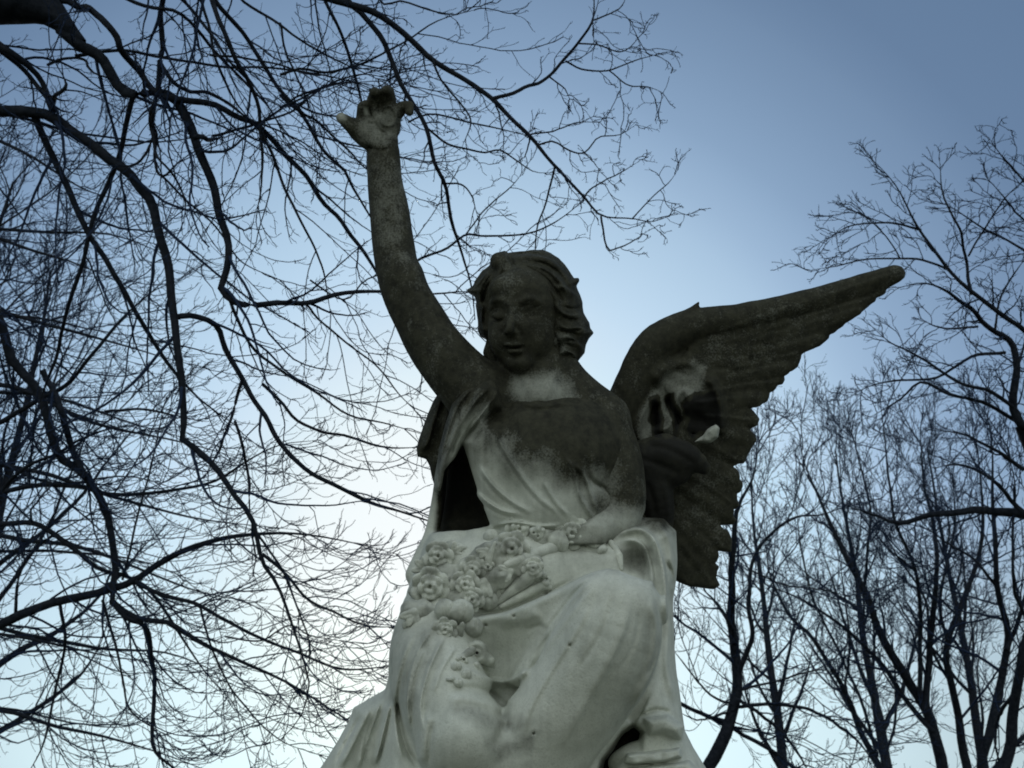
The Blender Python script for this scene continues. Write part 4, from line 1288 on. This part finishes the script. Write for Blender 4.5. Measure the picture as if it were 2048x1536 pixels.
T([(350, -20), (364, 0), (408, 50), (458, 121), (500, 168), (530, 240)], 8, 4, 5.2, 5.4, n_=26)
T([(470, -15), (491, 6), (557, 44), (623, 94), (700, 132), (770, 165)], 7, 3, 5.3, 5.5, n_=26)
T([(560, 46), (576, 116), (612, 193), (630, 250)], 5, 3, 5.4, 5.5, n_=20)
T([(312, 193), (306, 243), (314, 265), (309, 325), (325, 353), (352, 330), (384, 305)], 8, 4, 5.4, 5.4, n_=26)
T([(311, 259), (281, 325), (228, 332)], 6, 5, 5.4, 5.4, n_=16)
T([(425, 272), (470, 258), (518, 246), (600, 193), (662, 171), (720, 150)], 6, 3, 5.4, 5.5, n_=24)
T([(325, 353), (370, 400), (430, 450), (480, 520), (560, 560)], 5, 2.5, 5.5, 5.6, n_=24)
T([(400, -10), (420, 60), (432, 120), (470, 200), (505, 245)], 7, 5, 5.3, 5.4, n_=22)
T([(420, 110), (480, 115), (560, 130), (640, 150), (700, 135)], 5, 2.5, 5.2, 5.2, n_=20)
T([(310, 285), (300, 240), (308, 195)], 6, 6, 5.3, 5.3, n_=12)
T([(306, 260), (312, 310), (345, 350), (370, 400), (367, 445)], 6, 3, 5.3, 5.2, n_=20)
T([(390, 275), (420, 280), (440, 275)], 12, 6, 5.3, 5.3, n_=10)
acc = A.grow([
    dict(spacing=0.27, length=(0.4, 1.3), ang=(0.45, 1.0), rr=(0.4, 0.62), n_=16, wob=0.10, trop=(0.22, 0, -0.35), rmin=0.0034, rmax=0.0095, tmin=0.06, curl=1.4, lenfall=0.35),
    dict(spacing=0.125, length=(0.10, 0.42), ang=(0.5, 1.1), rr=(0.45, 0.7), n_=8, wob=0.2, trop=(0.05, 0, -0.2), rmin=0.0021, rmax=0.0040, curl=1.2),
    dict(all=True, spacing=0.11, length=(0.03, 0.10), ang=(0.4, 1.0), rr=(0.4, 0.7), n_=5, wob=0.25, trop=(0, 0, 0.1), rmin=0.0015, rmax=0.0023),
])
acc2 = A.grow([
    dict(spacing=0.15, length=(0.10, 0.42), ang=(0.5, 1.15), rr=(0.4, 0.65), n_=10, wob=0.2, trop=(0.10, 0, -0.1), rmin=0.0026, rmax=0.005, tmin=0.1, lenfall=0.3),
    dict(spacing=0.09, length=(0.06, 0.20), ang=(0.5, 1.1), rr=(0.45, 0.75), n_=8, wob=0.24, trop=(0.05, 0, -0.1), rmin=0.0019, rmax=0.0035),
    dict(all=True, spacing=0.10, length=(0.025, 0.075), ang=(0.4, 1.1), rr=(0.4, 0.75), n_=5, wob=0.3, trop=(0, 0, -0.1), rmin=0.0014, rmax=0.0022),
], A.fine)
acc = acc + acc2
A.build(acc)

# ---- L: the tree lower left, its limbs reaching in behind the statue
Lt = Tree('bare_tree', 'bare tree at the left edge with a long limb slanting in low behind the statue', (-6.3, 6.4, 0), 8)
T = Lt.trace
lb = Lt.base
Lt.limb([lb, lb + (0.05, 0, 1.2), WP(-700, 1340, 8.2), WP(-640, 900, 8.4), WP(-560, 400, 8.8), WP(-500, -100, 9.4)], [0.36, 0.29, 0.25, 0.2, 0.14, 0.07], 'trunk', grow=False)
T([(-690, 1330), (-300, 1320), (0, 1253), (100, 1213), (190, 1188), (260, 1163), (310, 1128), (390, 1093), (450, 1073), (515, 1068), (575, 1068), (640, 1075), (720, 1090), (800, 1110)], 34, 3, 8.2, 7.2, n_=56)
T([(-650, 760), (-200, 560), (-40, 590), (0, 635), (30, 720), (70, 768), (90, 823), (115, 903), (160, 943), (200, 1003), (215, 1068), (225, 1153), (220, 1203), (280, 1243), (330, 1243), (400, 1278), (490, 1323),
   (580, 1368), (700, 1443), (760, 1470)], 27, 6, 8.3, 7.0, n_=64)
T([(222, 1203), (262, 1240), (295, 1258), (305, 1318), (310, 1393), (305, 1488), (345, 1536), (370, 1570)], 10, 7, 7.4, 7.2, n_=30)
T([(270, 1163), (340, 1193), (400, 1213), (500, 1268), (590, 1303), (675, 1338), (775, 1333), (830, 1330)], 9, 3, 7.4, 7.2, n_=36)
T([(525, 1108), (580, 1158), (630, 1208), (700, 1238), (745, 1253), (810, 1253)], 7, 3, 7.0, 7.2, n_=26)
T([(-120, 1000), (0, 983), (50, 973), (150, 973), (225, 988), (325, 983), (425, 963), (500, 918), (560, 890), (640, 880)], 12, 3, 8.0, 7.6, n_=40)
T([(-100, 1040), (0, 1048), (75, 1053), (150, 1098), (200, 1138), (255, 1153), (310, 1190), (400, 1330), (470, 1410)], 13, 3, 8.0, 7.4, n_=36)
T([(85, 740), (100, 768), (130, 843), (155, 918), (175, 955)], 12, 14, 7.9, 7.6, n_=20)
T([(210, 823), (280, 818), (360, 833)], 6, 4, 7.6, 7.4, n_=14)
T([(515, 1068), (560, 1130), (600, 1230), (620, 1290), (610, 1360), (560, 1440)], 5, 2, 7.2, 7.2, n_=24)
T([(-60, 850), (0, 845), (75, 800), (130, 768), (190, 700), (240, 640), (330, 560)], 12, 4, 8.0, 7.6, n_=34)
T([(0, 985), (60, 930), (115, 905), (180, 870), (260, 850)], 8, 4, 7.8, 7.6, n_=20)
T([(245, 1160), (280, 1020), (310, 900), (330, 800)], 5, 3, 7.6, 7.6, n_=20)
T([(30, 1240), (40, 1150), (80, 1090), (140, 1050), (200, 1020)], 7, 3, 7.9, 7.6, n_=20)
T([(120, 1210), (130, 1290), (110, 1380), (90, 1480), (60, 1540)], 7, 4, 7.8, 7.8, n_=20)
T([(205, 1200), (240, 1330), (260, 1420), (330, 1470)], 6, 3, 7.4, 7.4, n_=20)
T([(400, 1213), (430, 1310), (480, 1400), (560, 1480), (640, 1510)], 5, 2, 7.3, 7.2, n_=24)
T([(450, 1273), (520, 1280), (580, 1250), (620, 1270), (700, 1285)], 4, 2, 7.1, 7.1, n_=22)
acc = Lt.grow([
    dict(spacing=0.20, length=(0.6, 1.8), ang=(0.45, 1.0), rr=(0.35, 0.55), n_=14, wob=0.09, trop=(0.55, -0.1, -0.5), rmin=0.0040, rmax=0.010, tmin=0.14, curl=2.6, lenfall=0.4),
    dict(spacing=0.15, length=(0.16, 0.6), ang=(0.45, 1.0), rr=(0.45, 0.7), n_=9, wob=0.12, trop=(0.45, 0, -0.35), rmin=0.0028, rmax=0.0052, curl=2.4),
    dict(all=True, spacing=0.19, length=(0.06, 0.17), ang=(0.4, 0.9), rr=(0.4, 0.7), n_=5, wob=0.2, trop=(0.1, 0, 0.3), rmin=0.0022, rmax=0.0032),
])
Lt.build(acc)


# ---- further trees on the left, seen through the nearer limbs
def upright_tree(name, label, base, height, seed, spread=0.35, lean=(0, 0), r0=0.2, dens=1.0, first=0.25, group=None):
    tr_ = Tree(name, label, base, seed, group=group)
    rng = tr_.rng
    b0 = np.array(base, float)
    top = b0 + (lean[0], lean[1], height)
    n_ = 14
    t = np.linspace(0, 1, n_)[:, None]
    X = b0 * (1 - t) + top * t + np.concatenate([np.zeros((2, 3)), rng.normal(size=(n_ - 2, 3)) * (0.10, 0.10, 0.0)]).cumsum(0) * 0.35
    R = r0 * (1 - 0.9 * t[:, 0] ** 0.8)
    tr_.limb(X, R, 'trunk', grow=False)
    P, Rr = children(rng, X[None], R[None], spacing=height * 0.042 / dens, length=(height * 0.30, height * 0.52), ang=(0.45, 0.95), rr=(0.4, 0.62), n_=28, wob=0.06,
                     trop=(0, 0, 0.9), tmin=first, lenfall=0.55, rmin=0.012, rmax=0.09, taper=0.93)
    for a, b_ in zip(P, Rr):
        tr_.limbs.append(('limb', a, b_)); tr_.shoots.append((a, b_))
    return tr_


UP = lambda k=1.0, q=1.0: [
    dict(spacing=0.47 / k, length=(1.0, 2.4), ang=(0.5, 1.15), rr=(0.35, 0.55), n_=16, wob=0.10, trop=(0, 0, 0.5), rmin=0.009 * q, rmax=0.026, tmin=0.12),
    dict(all=True, spacing=0.24 / k, length=(0.4, 1.15), ang=(0.4, 0.95), rr=(0.4, 0.6), n_=10, wob=0.15, trop=(0, 0, 0.55), rmin=0.0062 * q, rmax=0.014, tmin=0.10),
    dict(spacing=0.14 / k, length=(0.25, 0.7), ang=(0.4, 0.9), rr=(0.45, 0.65), n_=8, wob=0.18, trop=(0, 0, 0.55), rmin=0.0044 * q, rmax=0.009),
    dict(spacing=0.13 / k, length=(0.12, 0.34), ang=(0.4, 0.9), rr=(0.45, 0.7), n_=5, wob=0.22, trop=(0, 0, 0.4), rmin=0.0034 * q, rmax=0.0052),
]
for i, (u, v, d, hgt, label, dn) in enumerate((
        (-130, 1640, 13.5, 10.5, 'bare tree standing farther back at the left edge, dense with upright twigs', 1.0),
        (-330, 1640, 11.0, 10.5, 'bare tree whose upswept crown fills the left edge behind the thick limbs', 1.0))):
    p = WP(u, v, d); p[2] = 0
    tt = upright_tree('bare_tree', label, p, hgt, 20 + i, r0=0.14 + 0.003 * hgt, dens=dn, group='bare trees beyond the statue')
    tt.build(tt.grow(UP(0.5)))

# ---- M: a second tree beyond the left edge, its drooping sprays hanging behind everything else
Mt = Tree('bare_tree', 'bare tree out past the left edge, fine drooping sprays hanging behind the nearer limbs', tuple(WP(-760, 1690, 11.0) * (1, 1, 0)), 41)
mb = Mt.base
Mt.limb([mb, mb + (0, 0, 1.4), WP(-740, 1100, 11.0), WP(-700, 600, 11.3), WP(-650, 100, 11.8), WP(-640, -500, 12.6)], [0.40, 0.32, 0.28, 0.22, 0.15, 0.06], 'trunk', grow=False)
rm = np.random.default_rng(77)
for i, (v0, v1, u1, w0) in enumerate(((180, 330, 250, 10), (330, 420, 330, 11), (460, 600, 300, 13), (560, 520, 380, 11), (640, 760, 420, 13), (720, 700, 330, 10), (800, 930, 520, 14),
                                      (880, 860, 400, 11), (960, 1080, 600, 13), (1040, 1010, 420, 10), (1120, 1240, 560, 13), (1200, 1160, 430, 10), (1290, 1400, 520, 13), (1380, 1330, 380, 10),
                                      (1450, 1560, 460, 12), (1520, 1450, 300, 9))):
    us = np.linspace(-680, u1, 8)
    f_ = np.linspace(0, 1, 8)
    vs = v0 + (v1 - v0) * f_ - 70 * np.sin(f_ * math.pi) + rm.normal(size=8) * 18 - 60 * (1 - f_)
    Mt.trace(list(zip(us, vs)), w0 * 1.4, 2.5, 11.2 + rm.uniform(-0.4, 0.4), 10.4 + rm.uniform(-1.2, 1.2), n_=40)
accm = Mt.grow([
    dict(spacing=0.33, length=(0.6, 2.0), ang=(0.45, 1.0), rr=(0.35, 0.55), n_=14, wob=0.09, trop=(0.5, -0.1, -0.5), rmin=0.0055, rmax=0.011, tmin=0.36, curl=2.6, lenfall=0.4),
    dict(spacing=0.19, length=(0.2, 0.7), ang=(0.45, 1.0), rr=(0.45, 0.7), n_=9, wob=0.12, trop=(0.45, 0, -0.3), rmin=0.0038, rmax=0.0065, curl=2.4),
    dict(all=True, spacing=0.26, length=(0.07, 0.2), ang=(0.4, 0.9), rr=(0.4, 0.7), n_=5, wob=0.2, trop=(0.1, 0, 0.3), rmin=0.0029, rmax=0.0040),
])
Mt.build(accm)

# ---- R: the tree at the right edge, its branches reaching toward the wing tip
Rt = Tree('bare_tree', 'bare tree at the right edge, branches fanning out past the wing tip', tuple(WP(2210, 1690, 9.6) * (1, 1, 0)), 14)
T = Rt.trace
rb = Rt.base
Rt.limb([rb, rb + (0, 0, 1.0), WP(2200, 1350, 9.5), WP(2150, 1080, 9.3), WP(2085, 930, 9.1), WP(2048, 853, 9.0)], [0.22, 0.19, 0.16, 0.13, 0.10, 0.075], 'trunk', grow=False)
T([(2048, 853), (2029, 812), (2025, 741), (2012, 678), (1971, 645), (1942, 616), (1883, 578), (1842, 566), (1800, 575)], 18, 3, 9.0, 8.6, n_=32)
T([(2110, 980), (2100, 740), (2048, 662), (2012, 632), (1962, 599), (1908, 553), (1858, 487), (1825, 437), (1796, 378), (1775, 349), (1733, 307)], 16, 2.5, 9.1, 8.4, n_=40)
T([(1942, 590), (1937, 574), (1929, 512), (1917, 453), (1887, 395), (1882, 350), (1879, 320)], 7, 2.5, 8.7, 8.8, n_=26)
T([(1892, 537), (1850, 520), (1800, 517), (1729, 520), (1675, 532), (1617, 541)], 5, 2, 8.6, 8.3, n_=24)
T([(1842, 460), (1800, 449), (1750, 447), (1696, 453), (1646, 485)], 5, 2, 8.6, 8.4, n_=22)
T([(2010, 705), (1950, 710), (1904, 737), (1867, 757), (1783, 762), (1733, 774), (1690, 800)], 7, 2.5, 8.8, 8.6, n_=26)
T([(2040, 840), (2033, 820), (1987, 787), (1925, 766), (1883, 741), (1821, 703), (1783, 687), (1740, 650)], 9, 2.5, 9.0, 8.6, n_=28)
T([(2048, 853), (1967, 803), (1900, 791), (1842, 766), (1800, 800), (1740, 835)], 9, 3, 9.0, 8.8, n_=26)
T([(2120, 560), (2048, 499), (1967, 457), (1912, 420), (1880, 405)], 6, 2.5, 9.0, 8.8, n_=22)
T([(2110, 440), (2048, 362), (2008, 316), (1979, 278)], 6, 2.5, 9.0, 8.8, n_=20)
T([(2110, 510), (2048, 441), (2008, 395), (1975, 357)], 5, 2.5, 9.0, 8.9, n_=20)
T([(1937, 512), (1967, 462), (2008, 399), (2048, 360)], 4, 2.5, 8.8, 9.0, n_=20)
T([(1955, 653), (1908, 657), (1871, 653), (1842, 637)], 5, 2, 8.8, 8.6, n_=18)
T([(2048, 940), (1990, 900), (1930, 870), (1880, 860)], 9, 3, 9.1, 9.2, n_=20)
T([(2120, 1050), (2048, 1032), (1960, 1018), (1870, 1028), (1800, 1045), (1740, 1028), (1690, 1010)], 22, 4, 9.3, 9.6, n_=28)
T([(2048, 1025), (1985, 960), (1920, 930), (1870, 935)], 10, 3, 9.2, 9.4, n_=20)
T([(2025, 760), (2046, 700), (2060, 640)], 6, 3, 9.0, 9.2, n_=16)
T([(1990, 660), (2000, 600), (2020, 560), (2048, 520)], 5, 3, 8.9, 9.2, n_=16)
T([(1800, 517), (1770, 470), (1740, 440), (1715, 420)], 3, 1.8, 8.5, 8.4, n_=16)
acc = Rt.grow([
    dict(spacing=0.14, length=(0.22, 0.62), ang=(0.45, 1.05), rr=(0.35, 0.55), n_=11, wob=0.15, trop=(-0.2, 0, 0.0), rmin=0.0042, rmax=0.009, tmin=0.08, lenfall=0.4),
    dict(spacing=0.10, length=(0.10, 0.34), ang=(0.45, 1.0), rr=(0.45, 0.7), n_=7, wob=0.22, trop=(-0.1, 0, 0.0), rmin=0.0032, rmax=0.005),
    dict(all=True, spacing=0.14, length=(0.06, 0.16), ang=(0.4, 1.0), rr=(0.4, 0.7), n_=5, wob=0.2, trop=(0, 0, 0.1), rmin=0.0025, rmax=0.0033),
])
Rt.build(acc)


# ---- the stand of trees at the lower right, each traced
def right_tree(label, seed, d, stems, k=1.0):
    u0, v0 = stems[0][0][0]
    u1, v1 = stems[0][0][1]
    b0 = WP(u0 + (u0 - u1) * 0.4, 1690, d); b0[2] = 0
    t_ = Tree('bare_tree', label, b0, seed, group='bare trees beyond the statue')
    p0 = WP(u0, v0, d)
    w = stems[0][1] * 0.35 * d / FPX
    for i, (pts, w0, w1) in enumerate(stems):
        w0, w1 = w0 * 0.68, w1 * 0.66
        X, R = t_.trace(pts, w0, w1, d, d + (0.4 if i % 2 else -0.4) * (i > 0) , 'trunk' if i == 0 else 'limb', n_=36, kink=0.6, keep=i > 0)
        if i == 0:
            X2 = np.vstack([b0[None], (b0 * 0.5 + X[0] * 0.5)[None], X]); R2 = np.concatenate([[w * 1.35, w * 1.12], R])
            t_.limbs.append(('trunk', *resample(X2, R2, 44)))
    t_.build(t_.grow(UP(k)))


right_tree('dark bare tree just right of the wing with a trunk that forks in three', 31, 12.5, [
    ([(1415, 1536), (1450, 1468), (1465, 1408), (1472, 1343), (1463, 1253), (1464, 1180), (1465, 1118), (1475, 1018), (1505, 958), (1515, 908), (1520, 880)], 40, 6),
    ([(1468, 1290), (1462, 1253), (1430, 1203), (1408, 1180)], 16, 8),
    ([(1480, 1340), (1505, 1268), (1497, 1208), (1502, 1138), (1520, 1093), (1555, 1058), (1595, 1033), (1640, 1030), (1700, 1010)], 16, 5),
    ([(1340, 1395), (1370, 1413), (1450, 1448), (1505, 1478), (1565, 1518), (1600, 1550)], 12, 13),
    ([(1475, 1400), (1540, 1443), (1590, 1498), (1620, 1550)], 11, 8),
    ([(1475, 1413), (1555, 1408), (1640, 1428), (1710, 1478), (1750, 1530)], 11, 8),
    ([(1465, 1408), (1420, 1390), (1370, 1330), (1340, 1290)], 8, 3),
    ([(1470, 1420), (1400, 1440), (1350, 1420)], 8, 3),
    ([(1480, 1380), (1560, 1360), (1640, 1340), (1700, 1360)], 8, 3),
    ([(1500, 1140), (1570, 1170), (1650, 1180), (1720, 1200)], 6, 3)], k=0.66)
right_tree('tall bare tree with a thick trunk forking into upswept limbs at the lower right', 32, 15.5, [
    ([(1885, 1536), (1870, 1478), (1850, 1418), (1820, 1368), (1775, 1293), (1730, 1183), (1690, 1113), (1660, 1048), (1640, 998), (1610, 930), (1600, 880)], 34, 5),
    ([(1852, 1420), (1855, 1343), (1865, 1243), (1872, 1168), (1870, 1068), (1850, 978), (1845, 933), (1840, 860)], 22, 5),
    ([(1840, 1390), (1840, 1268), (1832, 1143), (1790, 1043), (1780, 968), (1770, 880), (1760, 800)], 15, 4),
    ([(1866, 1462), (1810, 1398), (1765, 1328), (1690, 1258), (1620, 1208), (1555, 1178), (1500, 1160)], 17, 4),
    ([(1728, 1180), (1735, 1100), (1740, 1020), (1720, 930), (1700, 850)], 9, 4),
    ([(1832, 1143), (1780, 1100), (1745, 1060)], 8, 4)], k=0.74)
right_tree('bare tree with a slim dark trunk beside the thick forking one', 33, 17.0, [
    ([(1935, 1536), (1925, 1468), (1905, 1368), (1895, 1293), (1930, 1198), (1955, 1118), (1965, 1030), (1960, 940), (1950, 860)], 26, 4),
    ([(1898, 1300), (1880, 1220), (1890, 1140), (1910, 1050), (1905, 950)], 12, 4),
    ([(1905, 1370), (1860, 1290), (1850, 1200), (1800, 1120), (1750, 1040)], 10, 4)], k=0.74)
right_tree('bare tree leaning right with a bulging dark trunk, second from the right edge', 34, 14.5, [
    ([(1962, 1536), (1985, 1433), (2010, 1318), (2015, 1258), (1995, 1168), (1990, 1068), (1985, 983), (1985, 900), (1975, 830)], 28, 5),
    ([(2012, 1300), (2040, 1230), (2060, 1150), (2070, 1050)], 14, 5),
    ([(1998, 1180), (1950, 1120), (1900, 1090), (1860, 1060)], 10, 4)], k=0.70)
right_tree('bare tree with the heaviest trunk, half cut off by the right edge', 35, 13.5, [
    ([(2008, 1536), (2028, 1418), (2045, 1318), (2075, 1200), (2090, 1050), (2080, 900)], 34, 12),
    ([(2042, 1370), (2000, 1430), (1990, 1480), (2000, 1530)], 12, 8),
    ([(2060, 1260), (2030, 1180), (2025, 1080), (2030, 980), (2015, 900)], 12, 4)], k=0.66)
right_tree('slender bare tree of thin stems rising between the two forked trunks', 36, 19.0, [
    ([(1760, 1536), (1722, 1468), (1692, 1383), (1660, 1333), (1620, 1268), (1580, 1233), (1540, 1150), (1530, 1060)], 20, 4),
    ([(1755, 1513), (1725, 1408), (1680, 1308), (1640, 1228), (1620, 1178), (1600, 1080), (1590, 980)], 10, 4),
    ([(1690, 1380), (1700, 1290), (1690, 1200), (1680, 1120)], 8, 4),
    ([(1765, 1536), (1790, 1440), (1790, 1340), (1780, 1240)], 9, 4)], k=0.70)
for i, (u, v, d, hgt, label) in enumerate((
        (1580, 1640, 24.0, 10.8, 'distant bare tree behind the wing feathers with a dense brush of upright twigs'),
        (1790, 1640, 25.0, 12.2, 'distant bare tree rising behind the thick forking trunk'),
        (1990, 1640, 26.0, 12.6, 'distant bare tree behind the trunks at the right edge'))):
    p = WP(u, v, d); p[2] = 0
    tt = upright_tree('bare_tree', label, p, hgt, 50 + i, r0=0.20, dens=0.9, group='bare trees beyond the statue')
    tt.build(tt.grow(UP(0.66, 1.25)))
